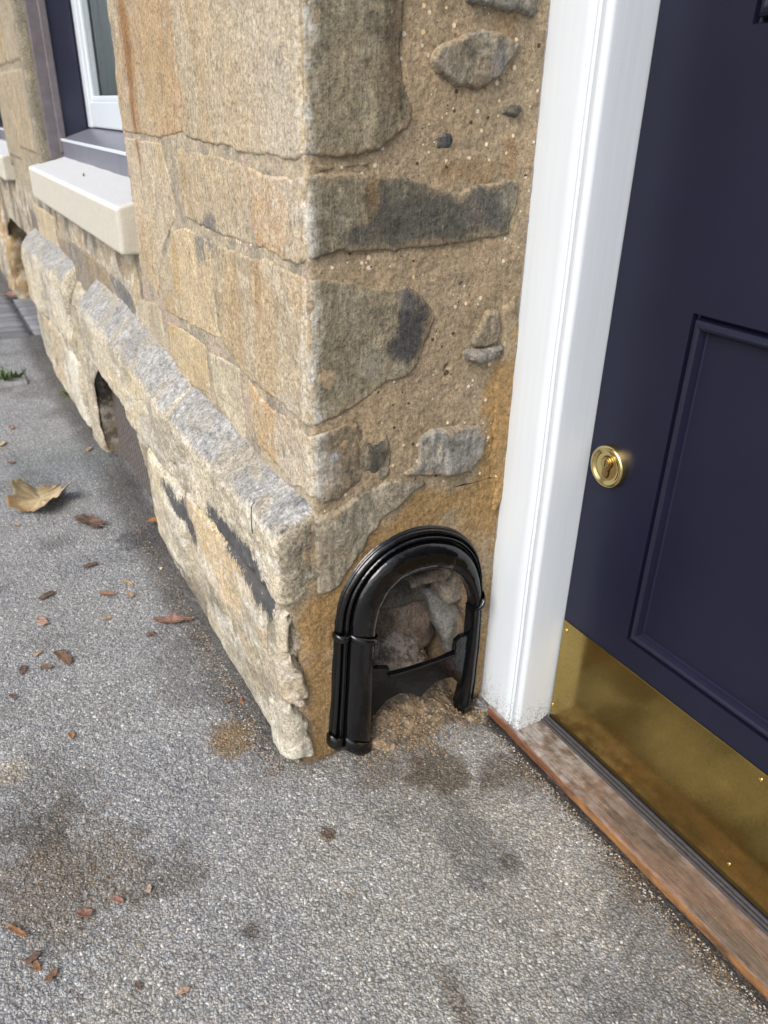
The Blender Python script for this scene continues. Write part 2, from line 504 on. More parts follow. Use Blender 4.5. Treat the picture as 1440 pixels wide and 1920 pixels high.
def return_col(P, h, base=GREEN, alt=(.36, .30, .20), seed=0):
    y, z = P[:, 1], P[:, 2]
    n = fbm(P[:, 0], y, z, 14, 4, 23 + seed); st = fbm(P[:, 0], y, z * .08, 90, 4, 29)
    C = mix(np.tile(np.array(base, float), (len(P), 1)), alt, sstep(.42, .62, n) * .7)
    C = mix(C, (.36, .32, .24), sstep(.60, .72, st) * .45)
    C = mix(C, DGREY * 1.1, sstep(.60, .75, fbm(P[:, 0], y, z * .25, 45, 4, 31)) * .4)
    C = mix(C, (.46, .41, .32), sstep(.56, .66, fbm(P[:, 0], y, z * .6, 110, 4, 38, .7)) * .55)
    C = mix(C, (.10, .095, .08), sstep(.57, .68, fbm(P[:, 0], y, z * .8, 100, 4, 39, .7)) * .5)
    C = C * (.78 + .5 * fbm(P[:, 0], y, z, 60, 4, 37))[:, None]
    return apply(C, BR, y, z)
def plinth_col(P, seed=0, base=(.62, .55, .41)):
    x, y, z = P[:, 0], P[:, 1], P[:, 2]
    n = fbm(x, y, z, 9, 4, 41 + seed)
    C = mix(np.tile(np.array(base, float), (len(P), 1)), (.42, .38, .29), sstep(.42, .62, n))
    C = mix(C, (.60, .49, .28), sstep(.52, .68, fbm(x, y, z, 6, 3, 47 + seed)) * .45)
    C = mix(C, (.68, .64, .55), sstep(.54, .66, fbm(x * .4, y, z, 40, 4, 49)) * .6)
    C = mix(C, (.24, .21, .17), sstep(.58, .70, fbm(x * .6, y, z, 110, 4, 51, .7)) * .5)
    C = mix(C, (.80, .76, .66), sstep(.56, .66, fbm(x * .6, y, z, 100, 4, 52, .7)) * .45)
    C = C * (.92 + .46 * fbm(x, y, z, 90, 3, 53))[:, None]
    return apply(C, BP, x, z)
def lichen_col(P):
    x, y, z = P[:, 0], P[:, 1], P[:, 2]
    C = mix(np.tile(LICH, (len(P), 1)), (.55, .545, .52), sstep(.44, .62, fbm(x, y, z, 110, 5, 61, .7)))
    C = mix(C, (.17, .175, .18), sstep(.56, .70, fbm(x * .5, y, z, 90, 5, 63, .7)) * .6)
    C = mix(C, (.34, .33, .30), sstep(.5, .65, fbm(x, y, z, 10, 3, 65)) * .6)
    C = mix(C, (.50, .44, .33), sstep(.54, .66, fbm(x, y, z, 24, 4, 68)) * .6)
    near = sstep(-.09, -.01, x)
    C = mix(C, (.075, .08, .085), near * sstep(.40, .55, fbm(x, y, z, 60, 4, 67)) * .85)
    return C

# ------------------------------------------------------------------ ROOT OF THE WALL
wall = empty('stone_wall', 'weathered honey sandstone house wall with rubble return beside the white door frame', 'wall')
def in_wall(o):
    o.parent = wall; return o

def wnoise(P, amp=1.):
    """relief shared by all masonry sheets, from true positions"""
    x, y, z = P[:, 0], P[:, 1], P[:, 2]
    return amp * ((fbm(x, y, z, 9, 3, 71) - .5) * .006 + (fbm(x, y, z, 45, 3, 73) - .5) * .0035 + (fbm(x, y, z, 160, 2, 75) - .5) * .0016)

def spacing(lo, hi, fn):
    v = [lo]
    while v[-1] < hi: v.append(v[-1] + fn(v[-1]))
    v = np.array(v); return lo + (v - lo) * (hi - lo) / (v[-1] - lo)
def sheet(name, S, Z, p, hfn, colfn, mat, cut=None, r=FR):
    s, z = np.meshgrid(S, Z, indexing='ij')
    s, z = s.ravel(), z.ravel()
    P0 = fold(s, z, 0 * s, p, r)
    h = hfn(s, z, P0)
    P = fold(s, z, h, p, r)
    C = colfn(P0, h, s, z)
    keep = None
    if cut is not None:
        sc, zc = np.meshgrid((S[1:] + S[:-1]) / 2, (Z[1:] + Z[:-1]) / 2, indexing='ij')
        keep = ~cut(sc, zc)
    F = grid_faces(len(S), len(Z), keep)
    P, F, C = compact(P, F, C)
    return mesh_obj(name, P, F, mat, wall, C)

# traced outline of the boot scraper ring (outer, inner) on the return wall
RING = [((622, 1402), (694, 1410)), ((629, 1300), (699, 1300)), ((634, 1195), (706, 1195)), ((641, 1140), (713, 1148)), ((659, 1095), (727, 1116)),
        ((690, 1053), (744, 1095)), ((730, 1020), (766, 1080)), ((775, 999), (792, 1071)), ((820, 993), (819, 1067)), ((860, 1001), (845, 1070)),
        ((888, 1024), (865, 1082)), ((901, 1055), (879, 1103)), ((905, 1098), (887, 1130)), ((903, 1145), (884, 1150)), ((900, 1200), (880, 1200)),
        ((893, 1265), (872, 1265)), ((886, 1322), (859, 1325))]
RX = .010
ring_out = np.array([onR(*a, RX) for a, b in RING]); ring_in = np.array([onR(*b, RX) for a, b in RING])
ring_mid = (ring_out + ring_in) / 2
NICHE = [tuple(p) for p in (ring_mid * .75 + ring_in * .25)]
NICHE[0] = (NICHE[0][0], -.08); NICHE[-1] = (NICHE[-1][0], -.08)

ZS = .415   # where the plinth level ends
YR = .3008  # front plane of the door frame
YW = .34
# ---- return wall + near facade, upper part
def mort_h(s, z, P):
    h = wnoise(P, 1.) - .0017 * sstep(0.015, -.01, s) + .0005 + (fbm(P[:, 0], P[:, 1], P[:, 2], 5, 2, 76) - .70) * .005 * sstep(0, .05, s)
    h = h + .0012 * sstep(.26, .30, s) * sstep(.5, .62, fbm(P[:, 0], P[:, 1], P[:, 2], 9, 2, 77))
    # trowelled arris where the mortar meets the door frame
    h = h - .003 * np.exp(-((s - .281 + .008 * (fbm(0 * z, 0 * z, z, 9, 2, 79) - .5)) / .0022) ** 2) * sstep(.35, .5, fbm(0 * z, 0 * z, z, 6, 2, 80))
    for px, py, w, dep in ((838, 688, .0024, .012), (840, 702, .003, .012), (870, 905, .012, .004)):
        cy, cz = onR(px, py); h = h - dep * np.exp(-(((s - cy) / w) ** 2 + ((z - cz) / w) ** 2))
    return h
def mort_col(P, h, s, z):
    x, y, zz = P[:, 0], P[:, 1], P[:, 2]
    C = mix(np.tile(MORT, (len(P), 1)), (.42, .33, .215), sstep(.42, .6, fbm(x, y, zz, 12, 4, 81)))
    C = mix(C, (.42, .34, .225), sstep(.52, .68, fbm(x, y, zz, 26, 4, 83)) * .6)
    C = mix(C, (.27, .215, .13), sstep(.55, .7, fbm(x, y, zz, 18, 4, 85)) * .5)
    C = apply(C, BORANGE, y, zz)
    C = mix(C, (.025, .02, .02), (h < -.006) & (s > .02))
    fac = mix(np.tile(np.array((.50, .425, .30)), (len(P), 1)), (.36, .315, .24), sstep(.45, .6, fbm(x, y, zz, 30, 4, 87)))
    fac = mix(fac, (.50, .40, .31), sstep(.55, .66, fbm(x, y, zz, 22, 4, 89)) * .8)
    C = mix(C, 0, 0 * s) if False else C
    k = sstep(.012, -.012, s)[:, None]
    return (C * (1 - k) + fac * k) * (.85 + .3 * fbm(x, y, zz, 120, 2, 90))[:, None]
S1 = np.concatenate([spacing(-.80, -.05, lambda v: .0028 + .004 * min(1, (-.05 - v) / .5))[:-1], spacing(-.05, YW, lambda v: .0021)])
Z1 = spacing(ZS, 1.30, lambda v: .0026 if v < 1.02 else .01)
sheet('mortar_face', S1, Z1, 0, mort_h, mort_col, M_MORT)
# ---- lower band, shifted out by the plinth projection
PL = .046
def low_h(s, z, P):
    f = sstep(.02, -.03, s)
    x, y, zz = P[:, 0], P[:, 1], P[:, 2]
    h = wnoise(P, 1.) + .0005
    rough = (fbm(x * .6, y, zz, 6, 4, 101) - .45) * .038 + (fbm(x * .5, y, zz, 26, 3, 103) - .5) * .012 + (fbm(x, y, zz, 90, 3, 105) - .5) * .004
    h = h + f * (rough * .62 * (1 - .75 * sstep(.24, .30, z)) - .012 * sstep(.10, .0, z) - .012 * sstep(.27, .31, z) - .005)
    # damaged corner
    c = np.exp(-(s / .022) ** 2)
    h = h + c * ((fbm(x, y, zz, 28, 3, 107) - .5) * .022 - .004 - .012 * sstep(.12, .22, z) * sstep(.30, .24, z))
    h = h - .012 * sstep(.012, -.02, z) * sstep(.02, .10, s)
    return h
def low_col(P, h, s, z):
    C1 = plinth_col(P, 3)
    x, y, zz = P[:, 0], P[:, 1], P[:, 2]
    C1 = mix(C1 * .82, (.30, .25, .18), sstep(.5, .64, fbm(x, y, zz, 26, 4, 108)) * .7)
    C1 = mix(C1, (.20, .165, .13), sstep(.07, .0, z + .05 * (fbm(x, y, zz, 20, 3, 109) - .5)) * .7)      # splash dirt along the foot
    C2 = mort_col(P, h, s + .1, z)
    edge = .020 + .05 * (fbm(0 * z, 0 * z, z, 22, 4, 111) - .5)
    k = sstep(edge + .006, edge - .004, s)[:, None]
    C2 = mix(C2, (.10, .085, .065), sstep(.02, -.01, z) * .7)
    return C1 * k + C2 * (1 - k)
S2 = np.concatenate([spacing(-2.42, -.05, lambda v: .0028 + .0042 * abs(v + .05))[:-1], spacing(-.05, YW + PL, lambda v: .0021)])
Z2 = spacing(-.06, ZS, lambda v: .0025)
VENT = [(-1.34, -.1), (-1.34, .14), (-1.30, .22), (-1.22, .285), (-1.08, .315), (-.94, .300), (-.83, .255), (-.77, .18), (-.735, .08), (-.72, -.1)]
sheet('low_masonry_face', S2, Z2, PL, low_h, low_col, M_PLINTH,
      cut=lambda s, z: (poly_in(NICHE, s - PL, z) & (s > 0)) | poly_in(VENT, s, z) | ((z > .375) & (s < PL - .004)), r=.014)

# ---- stones set in the faces, each its own object
def stone(name, spec, base_fn, mat, proud=.003, edge=.006, sink=.014, res=.0026, rough=1., p=0., jag=.004, seed=0, label=None, tilt=None):
    """spec: list of (px, py, 'F'|'R') traced corners"""
    poly = []
    for q in spec:
        if q[2] == 'F':
            x, z = onF(q[0], q[1], -p); poly.append((min(x, -.0001), z))
        elif q[2] == 'R':
            y, z = onR(q[0], q[1]); poly.append((y + p, z))
        else: poly.append((q[0], q[1]))
    poly = np.array(poly)
    lo, hi = poly.min(0) - .006, poly.max(0) + .006
    S = np.arange(lo[0], hi[0], res); Z = np.arange(lo[1], hi[1], res)
    s, z = np.meshgrid(S, Z, indexing='ij'); s, z = s.ravel(), z.ravel()
    P0 = fold(s, z, 0 * s, p)
    jn = (fbm(P0[:, 0], P0[:, 1], P0[:, 2], 55, 3, 120 + seed) - .5) * 2 * jag + (fbm(P0[:, 0], P0[:, 1], P0[:, 2], 18, 2, 121 + seed) - .5) * 2 * jag * 1.3
    d = sdist(poly, s, z) + jn
    t = sstep(-.001, edge, d)
    pr = np.where(s < .002, proud * .3, proud) if p == 0 else proud
    h = -sink + (pr + sink) * t
    x, y, zz = P0[:, 0], P0[:, 1], P0[:, 2]
    rel = (fbm(x, y, zz, 12, 3, 130 + seed) - .5) * .009 + (fbm(x, y, zz, 50, 3, 131 + seed) - .5) * .0032 + (fbm(x, y, zz * .3, 150, 2, 132) - .5) * .0016
    h = h + rel * (np.where(s < .002, rough * .45, rough) if p == 0 else rough) + (wnoise(P0, 1.) * .8 * (s < .002) if p == 0 else 0)
    if tilt is not None: h = h + tilt(s, z)
    # rub the arris
    h = h - .003 * np.exp(-(s / .008) ** 2) * fbm(x, y, zz, 30, 3, 133) * (1 if p == 0 else 2)
    C = base_fn(P0, h)
    if mat is M_RET:
        onr = sstep(.0, .015, s - p)
        wn_ = fbm(x, y, zz, 40, 4, 141, .65)
        sz_ = min(1., float(d.max()) / .035)
        wash = onr * sstep(.013 * sz_, .001, d + (wn_ - .5) * .026 * sz_) * .7 * sz_
        mc = MORT * .92 if zz.mean() > .36 else MORT * .8 + ORANGE * .15
        C = mix(C, mc, np.clip(wash, 0, 1))
        C = mix(C, MORT * .95, onr * sstep(.64, .72, fbm(x, y, zz, 28, 4, 143, .6)) * (.15 if name == 'quoin' else .5) * sz_)
    if name in ('quoin',):
        w2 = np.exp(-((s + .012) / .011) ** 2) * sstep(.38, .60, fbm(x, y, zz * .5, 60, 4, 139, .65))
        C = mix(C, (.76, .69, .55), np.clip(w2, 0, 1) * .8)
        w = np.exp(-((s - .006 - .018 * (fbm(0 * zz, 0 * zz, zz, 35, 4, 135) - .5)) / .0075) ** 2) * sstep(.30, .62, fbm(x, y, zz * .7, 75, 4, 137, .65))
        C = mix(C, (.62, .60, .53), np.clip(w, 0, 1))
    dg = (d > -.004).reshape(len(S), len(Z))
    keep = dg[:-1, :-1] | dg[1:, 1:] | dg[1:, :-1] | dg[:-1, 1:]
    P = fold(s, z, h, p)
    V, F, C = compact(P, grid_faces(len(S), len(Z), keep), C)
    o = mesh_obj(name, V, F, mat, wall, C)
    if label: o['label'] = label
    return o
def q_col(P, h, s0=0, seed=0, fb=TAN, fa=GRY, rb=GREEN, ra=(.38, .32, .215)):
    a = facade_col(P, h, fb, fa, seed); b = return_col(P, h, rb, ra, seed)
    k = sstep(-.004, .004, P[:, 0] + FR * .3 + 0 * h) * 0 + np.where(P[:, 1] > FR * .3, 1., 0.) 
    k = sstep(.0, .006, P[:, 1])[:, None]
    return a * (1 - k) + b * k
F_ = lambda *pts: [(a, b, 'F') for a, b in pts]
R_ = lambda *pts: [(a, b, 'R') for a, b in pts]
# quoins wrapping the corner
stone('quoin', F_((545, 306), (440, 287), (348, 262), (333, 130), (324, 0), (318, -70)) + R_((560, -90), (765, -70), (762, 0), (757, 45), (748, 95), (757, 150), (776, 192), (776, 228), (768, 246), (735, 268), (710, 290), (640, 296), (575, 298)),
      lambda P, h: q_col(P, h, seed=1, fb=(0.622, 0.490, 0.316)), M_RET, .0030, .004, .009, rough=.6, jag=.0025, seed=1, label='tall corner quoin with a grey green side and tan front')
stone('quoin', F_((556, 500), (478, 466), (468, 380), (463, 312), (545, 330)) + R_((580, 322), (640, 318), (700, 316), (745, 320), (800, 336), (845, 352), (862, 358), (885, 344), (930, 336), (952, 328), (976, 334), (976, 360), (965, 405), (955, 445), (900, 452), (820, 462), (740, 474), (690, 478), (640, 474), (575, 490)),
      lambda P, h: q_col(P, h, seed=2, fb=(0.664, 0.464, 0.268), rb=(.30, .27, .185)), M_RET, .0032, .004, .009, rough=.65, jag=.003, seed=2, label='long corner quoin with a dark slaty end')
stone('quoin', F_((575, 800), (500, 742), (452, 700), (418, 646), (405, 540), (404, 458), (478, 476), (552, 512)) + R_((600, 516), (700, 530), (765, 534), (792, 546), (812, 572), (822, 597), (812, 612), (800, 642), (795, 662), (780, 690), (760, 712), (728, 716), (700, 742), (660, 765), (610, 792), (580, 806)),
      lambda P, h: q_col(P, h, seed=3, fb=(0.650, 0.477, 0.281), rb=(.36, .32, .215)), M_RET, .0032, .004, .009, rough=.65, jag=.003, seed=3, label='corner quoin with a dark patch at its right end')
stone('quoin', F_((590, 950), (545, 905), (498, 852), (474, 805), (462, 705), (500, 748), (572, 806)) + R_((600, 800), (650, 786), (705, 782), (732, 802), (742, 842), (737, 884), (720, 904), (690, 912), (640, 944), (596, 956)),
      lambda P, h: q_col(P, h, seed=4, fb=(0.650, 0.434, 0.225), rb=(.33, .265, .18), ra=(.26, .215, .15)), M_RET, .0035, .01, rough=1.8, jag=.007, seed=4, label='crumbled corner quoin just above the plinth')
# ashlar on the facade
ASH = [
    ([(196, -70), (312, -70), (318, 0), (342, 250), (300, 262), (232, 250), (222, 200), (206, 0)], dict(seed=5, fb=(0.565, 0.407, 0.239)), None),
    ([(232, 254), (296, 264), (316, 330), (326, 412), (305, 470), (296, 560), (262, 500), (250, 378)], dict(seed=6, fb=(0.664, 0.548, 0.380), fa=(0.622, 0.533, 0.394)), 'smooth plain window jamb stone beside the painted sill'),
    ([(328, 272), (440, 298), (456, 312), (464, 350), (472, 462), (400, 438), (345, 412), (336, 350)], dict(seed=7, fb=(0.608, 0.490, 0.323), fa=(0.536, 0.464, 0.337)), 'grey tan block with rounded top corner'),
    ([(345, 424), (396, 450), (402, 560), (410, 638), (348, 606), (310, 585), (300, 505), (325, 432)], dict(seed=8, fb=(0.706, 0.561, 0.352)), None),
    ([(312, 602), (345, 616), (384, 646), (394, 745), (352, 720), (318, 668)], dict(seed=9, fb=(0.706, 0.561, 0.337)), None),
    ([(389, 656), (448, 688), (458, 790), (462, 838), (410, 768), (400, 730)], dict(seed=10, fb=(0.686, 0.606, 0.432), fa=(0.627, 0.545, 0.389)), 'small pale cream block in the lowest facade course'),
    ([(258, 560), (296, 566), (312, 640), (345, 722), (330, 712), (290, 655), (255, 622)], dict(seed=11, fb=(0.622, 0.533, 0.394)), None),
    ([(105, 444), (130, 452), (172, 480), (196, 505), (232, 600), (205, 588), (160, 548), (122, 498)], dict(seed=12, fb=(0.296, 0.273, 0.239), fa=(0.353, 0.281, 0.183)), 'dark grey streaked stone under the painted sill'),
    ([(200, 510), (232, 535), (252, 570), (256, 625), (238, 605)], dict(seed=13, fb=(0.206, 0.203, 0.197), fa=(0.312, 0.281, 0.253)), 'darkest stone at the end of the course under the sill'),
    ([(60, 380), (98, 405), (104, 440), (118, 495), (80, 450)], dict(seed=14, fb=(0.706, 0.590, 0.394)), None),
    ([(412, 775), (462, 845), (470, 862), (440, 836), (420, 812)], dict(seed=15, fb=(0.706, 0.727, 0.704), fa=(0.706, 0.674, 0.619)), None),
]
for pts, kw, lab in ASH:
    f = (lambda kw: lambda P, h: facade_col(P, h, kw.get('fb', TAN), kw.get('fa', GRY), kw['seed']))(kw)
    far = np.mean([onF(*p)[0] for p in pts])
    stone('ashlar_block', F_(*pts), f, M_ASH, proud=.0008, edge=.004, sink=.006, res=.0026 if far > -.7 else .005, rough=.4, jag=.0014, seed=kw['seed'], label=lab)
# rubble on the return wall
RUB = [
    ([(805, 95), (818, 78), (850, 68), (875, 53), (905, 45), (945, 58), (980, 78), (966, 106), (936, 150), (905, 168), (885, 174), (850, 162), (815, 142), (802, 116)], (.34, .32, .26), (.38, .32, .22), 1.7, .005, 'grey pointed oval stone high beside the door frame'),
    ([(856, -40), (866, 12), (895, 20), (930, 30), (975, 36), (992, 48), (1008, 30), (1014, -40)], (.28, .27, .23), (.38, .34, .26), 1.6, .005, None),
    ([(925, 205), (948, 200), (962, 186), (984, 188), (985, 212), (966, 224), (935, 220)], (.20, .18, .14), (.12, .11, .09), 1.6, .004, 'tiny brown stone right of the dark chip'),
    ([(812, 248), (828, 236), (852, 240), (860, 262), (850, 286), (830, 294), (808, 288)], (.085, .09, .095), (.15, .15, .15), 1.6, .003, 'small nearly black chip of stone'),
    ([(826, 520), (866, 506), (877, 525), (870, 546), (848, 560), (838, 580), (832, 555)], (.125, .12, .11), (.17, .16, .14), 1.2, -.002, 'small dark triangular stone set back in the mortar'),
    ([(860, 662), (872, 645), (905, 650), (942, 640), (944, 655), (925, 667), (890, 688), (868, 682)], (.17, .155, .13), (.33, .31, .27), 2.2, .009, 'jutting grey stone with a broken lower edge'),
    ([(880, 645), (892, 610), (908, 578), (936, 572), (942, 625), (938, 648), (905, 656)], (.34, .275, .185), (.29, .25, .18), 1.2, .004, None),
    ([(742, 892), (778, 862), (784, 822), (808, 803), (860, 794), (900, 791), (914, 815), (910, 852), (886, 886), (850, 897), (800, 900), (770, 897)], (.37, .36, .32), (.25, .245, .225), 2.2, .006, 'mottled grey boulder above the boot scraper'),
    ([(915, 530), (938, 520), (948, 545), (940, 570), (922, 575)], (.26, .24, .18), (.2, .19, .15), 1.2, .001, None),
]
for i, (pts, b, a, rg, pr, lab) in enumerate(RUB):
    f = (lambda b, a, i: lambda P, h: return_col(P, h, b, a, 40 + i))(b, a, i)
    stone('rubble_stone', R_(*pts), f, M_RET, proud=pr, edge=.007, sink=.014, res=.0022, rough=rg, jag=.004, seed=20 + i, label=lab)
# flat tail of the plinth quoin on the return wall
stone('rubble_stone', R_((575, 965), (640, 942), (700, 905), (745, 888), (806, 900), (765, 940), (722, 982), (692, 1012), (682, 1036), (660, 1062), (640, 1104), (592, 1134), (560, 1130), (560, 1000)),
      lambda P, h: return_col(P, h, (.42, .375, .28), (.45, .38, .27), 60), M_RET, .005, .012, rough=1.5, jag=.006, seed=33, label='broad pale stone sloping up to the right above the scraper arch')
# mortar ridges smeared proud
stone('mortar_smear', R_((930, 590), (975, 520), (985, 640), (960, 900), (915, 1000), (925, 700)), lambda P, h: mort_col(P, h * 0, P[:, 1] + .1, P[:, 2]), M_MORT, .0035, .010, rough=.6, jag=.006, seed=36)
stone('mortar_smear', F_((590, 300), (552, 330)) + R_((600, 298), (730, 285), (760, 300), (700, 322), (600, 335)), lambda P, h: mort_col(P, h * 0, P[:, 1] + .1, P[:, 2]) * .85, M_MORT, .002, .010, rough=1.0, jag=.006, seed=38)

# ---- rough blocks: a rounded box on eight corners, broken up by noise
def rough_block(name, corners, mat, colfn, n=(24, 16, 12), r=.15, amp=(.006, .003), parent=wall, seed=0, f=(12, 60), smooth=True, label=None, squash=None):
    """corners: 8 points, index = ix*4 + iy*2 + iz"""
    Cn = np.array(corners, float).reshape(2, 2, 2, 3)
    Vs, Fs, Ns = [], [], []; off = 0
    size = np.array([np.linalg.norm(Cn[1, 0, 0] - Cn[0, 0, 0]), np.linalg.norm(Cn[0, 1, 0] - Cn[0, 0, 0]), np.linalg.norm(Cn[0, 0, 1] - Cn[0, 0, 0])])
    for ax in range(3):
        a1, a2 = [(1, 2), (0, 2), (0, 1)][ax]
        for sgn in (0, 1):
            u, v = np.meshgrid(np.linspace(0, 1, n[a1] + 1), np.linspace(0, 1, n[a2] + 1), indexing='ij')
            q = np.zeros(u.shape + (3,)); q[..., a1] = u; q[..., a2] = v; q[..., ax] = sgn
            q = q.reshape(-1, 3) * size
            inner = np.clip(q, r, np.maximum(size - r, r))
            inner = np.where(size < 2 * r, size / 2, inner)
            dv = q - inner; L = np.linalg.norm(dv, axis=1, keepdims=True) + 1e-9
            nn = dv / L
            rr = np.minimum(r, size.min() / 2)
            q2 = inner + nn * rr
            Vs.append(q2 / size); Ns.append(nn)
            F = grid_faces(n[a1] + 1, n[a2] + 1) + off
            if (sgn == 0) != (ax == 1): F = F[:, ::-1]
            Fs.append(F); off += len(q2)
    T = np.concatenate(Vs); NN = np.concatenate(Ns); F = np.concatenate(Fs)
    key = np.round(T * 1e5).astype(np.int64)
    _, idx, inv = np.unique(key, axis=0, return_index=True, return_inverse=True)
    inv = inv.ravel(); T, NN = T[idx], NN[idx]; F = inv[F]
    tx, ty, tz = T[:, :1], T[:, 1:2], T[:, 2:]
    P = 0
    for i in (0, 1):
        for j in (0, 1):
            for k in (0, 1):
                P = P + (tx if i else 1 - tx) * (ty if j else 1 - ty) * (tz if k else 1 - tz) * Cn[i, j, k]
    ex = (Cn[1, 0, 0] - Cn[0, 0, 0]); ey = (Cn[0, 1, 0] - Cn[0, 0, 0]); ez = (Cn[0, 0, 1] - Cn[0, 0, 0])
    D = NN[:, :1] * ex / np.linalg.norm(ex) + NN[:, 1:2] * ey / np.linalg.norm(ey) + NN[:, 2:] * ez / np.linalg.norm(ez)
    x, y, z = P[:, 0], P[:, 1], P[:, 2]
    h = (fbm(x, y, z, f[0], 3, 200 + seed) - .5) * 2 * amp[0] + (fbm(x, y, z, f[1], 3, 210 + seed) - .5) * 2 * amp[1]
    P2 = P + D * h[:, None]
    C = colfn(P2, D) if colfn else None
    o = mesh_obj(name, P2, F, mat, None, C, smooth)
    if parent is not None: adopt(o, parent) if parent.type == 'EMPTY' else setattr(o, 'parent', parent)
    if label: o['label'] = label
    return o
def box8(x0, x1, y0, y1, z0, z1, zt_back=None):
    zb = z1 if zt_back is None else zt_back
    return [(x0, y0, z0), (x0, y0, z1), (x0, y1, z0), (x0, y1, zb), (x1, y0, z0), (x1, y0, z1), (x1, y1, z0), (x1, y1, zb)]
def plinth_block_col(seed, tail=False):
    def f(P, D):
        C = plinth_col(P, seed)
        top = sstep(.40, .95, D[:, 2] + .9 * (fbm(P[:, 0], P[:, 1], P[:, 2], 70, 4, 301, .65) - .5))
        C = C * (1 - top[:, None]) + lichen_col(P) * top[:, None]
        end = sstep(.5, .85, D[:, 0])[:, None] * (P[:, :1] > -.03)
        R = return_col(P, 0, (.42, .375, .28), (.47, .40, .28), 60)
        R = mix(R, (.60, .54, .40), sstep(.32, .30, P[:, 2]) * .6)
        return C * (1 - end) + R * end
    return f
XJ = [-.0, -.505, -.83, -1.24, -1.40]
rough_block('plinth_stone', [(-.515, -.053, .275), (-.515, -.053, .395), (-.515, .03, .275), (-.515, .03, .47),
                             (.0015, -.052, .292), (.0015, -.052, .402), (.0015, .03, .292), (.0015, .03, .447)],
            M_LICHEN, plinth_block_col(1), n=(190, 34, 56), r=.016, amp=(.005, .0042), seed=1, f=(11, 60), label='nearest plinth stone with lichened top and a black paint patch')
rough_block('plinth_stone', [(-.855, -.057, .27), (-.855, -.057, .428), (-.855, .03, .27), (-.855, .03, .515),
                             (-.511, -.055, .27), (-.511, -.055, .397), (-.511, .03, .27), (-.511, .03, .473)],
            M_LICHEN, plinth_block_col(2), n=(80, 22, 34), r=.015, amp=(.005, .003), seed=2)
rough_block('plinth_stone', [(-1.30, -.058, .30), (-1.30, -.058, .438), (-1.30, .03, .30), (-1.30, .03, .525),
                             (-.851, -.057, .29), (-.851, -.057, .430), (-.851, .03, .29), (-.851, .03, .517)],
            M_LICHEN, plinth_block_col(3), n=(80, 18, 26), r=.016, amp=(.006, .003), seed=3)
rough_block('plinth_stone', [(-2.42, -.060, .22), (-2.42, -.060, .43), (-2.42, .03, .22), (-2.42, .03, .50),
                             (-1.60, -.05, .24), (-1.60, -.05, .44), (-1.60, .03, .24), (-1.60, .03, .52)],
            M_LICHEN, plinth_block_col(4), n=(120, 16, 24), r=.025, amp=(.012, .004), seed=4, f=(6, 40), label='farthest plinth stone with a broken near end')
rough_block('plinth_stone', [(-1.60, -.030, .22), (-1.60, -.030, .40), (-1.60, .03, .22), (-1.60, .03, .47),
                             (-1.30, -.02, .24), (-1.30, -.02, .36), (-1.30, .03, .24), (-1.30, .03, .50)],
            M_PLINTH, lambda P, D: plinth_col(P, 9, (.42, .36, .27)), n=(40, 14, 24), r=.03, amp=(.016, .005), seed=5, f=(9, 40), label='broken recessed plinth stone between two capped ones')
# lower rubble under the cap course, each a stone
rng = random.Random(3)
def low_stone(x0, x1, z0, z1, yf, seed, base, lab=None, amp=.008):
    rough_block('plinth_rubble', box8(x0, x1, yf, .02, z0, z1), M_PLINTH, lambda P, D: plinth_col(P, seed, base),
                n=(int(min(90, (x1 - x0) / .004)), 8, int(min(50, (z1 - z0) / .004))), r=.022, amp=(amp * .8, .0022), seed=seed, f=(9, 60), label=lab)
low_stone(-.46, -.06, .13, .285, -.050, 11, (.60, .47, .30))
low_stone(-.70, -.47, .06, .275, -.055, 12, (.70, .64, .50), amp=.012)
low_stone(-.42, -.07, .0, .125, -.044, 13, (.46, .43, .36))
low_stone(-.69, -.44, -.02, .06, -.030, 14, (.40, .36, .30), 'pinkish grey boulder sticking out at the foot of the plinth')
low_stone(-1.47, -1.345, .0, .28, -.045, 15, (.50, .42, .32))
low_stone(-1.80, -1.49, .02, .23, -.052, 16, (.70, .66, .54), amp=.012)
low_stone(-2.2, -1.81, .0, .24, -.045, 17, (.52, .42, .30), amp=.014)
low_stone(-2.42, -2.21, .0, .22, -.04, 18, (.50, .44, .34), amp=.012)
low_stone(-1.20, -.80, .30, .345, -.050, 19, (.55, .46, .28), 'lintel stone over the dark air vent')
# shattered corner foot
def corner_lump(pxy, sz, seed, base, yy=-.02, lab=None, mat=None):
    y, z = onR(*pxy)
    sx, sy, szz = sz
    rough_block('corner_rubble', box8(-sx, .0025, y - sy / 2, y + sy / 2, z - szz / 2, z + szz / 2), M_PLINTH,
                lambda P, D: mix(plinth_col(P, seed, base), base, 0 * P[:, 0]), n=(16, 22, 26), r=min(sy, szz) * .22, amp=(.0045, .0022), seed=seed, f=(28, 110), label=lab)
def foot(pf, pr, base, seed, pr_=.006, rough=2.2, lab=None):
    spec = [(a, b, 'S') for a, b in pf] + [(onR(a, b)[0] + PL, onR(a, b)[1], 'S') for a, b in pr]
    stone('corner_rubble', spec, lambda P, h: mix(plinth_col(P, seed, base), base, .45 + 0 * P[:, 0]), M_PLINTH, pr_, .010, .014, res=.0022, rough=rough, p=PL, jag=.006, seed=seed, label=lab)
foot([(-.07, .00), (-.075, .10), (-.03, .115)], [(545, 1322), (570, 1335), (588, 1368), (598, 1400), (590, 1420), (545, 1425)], (.66, .62, .50), 71, .007, lab='pale crumbling stone at the very foot of the corner')
foot([(.010, .012), (.012, .085)], [(552, 1335), (578, 1345), (585, 1385), (575, 1400), (555, 1400)], (.20, .20, .17), 72, .0095)
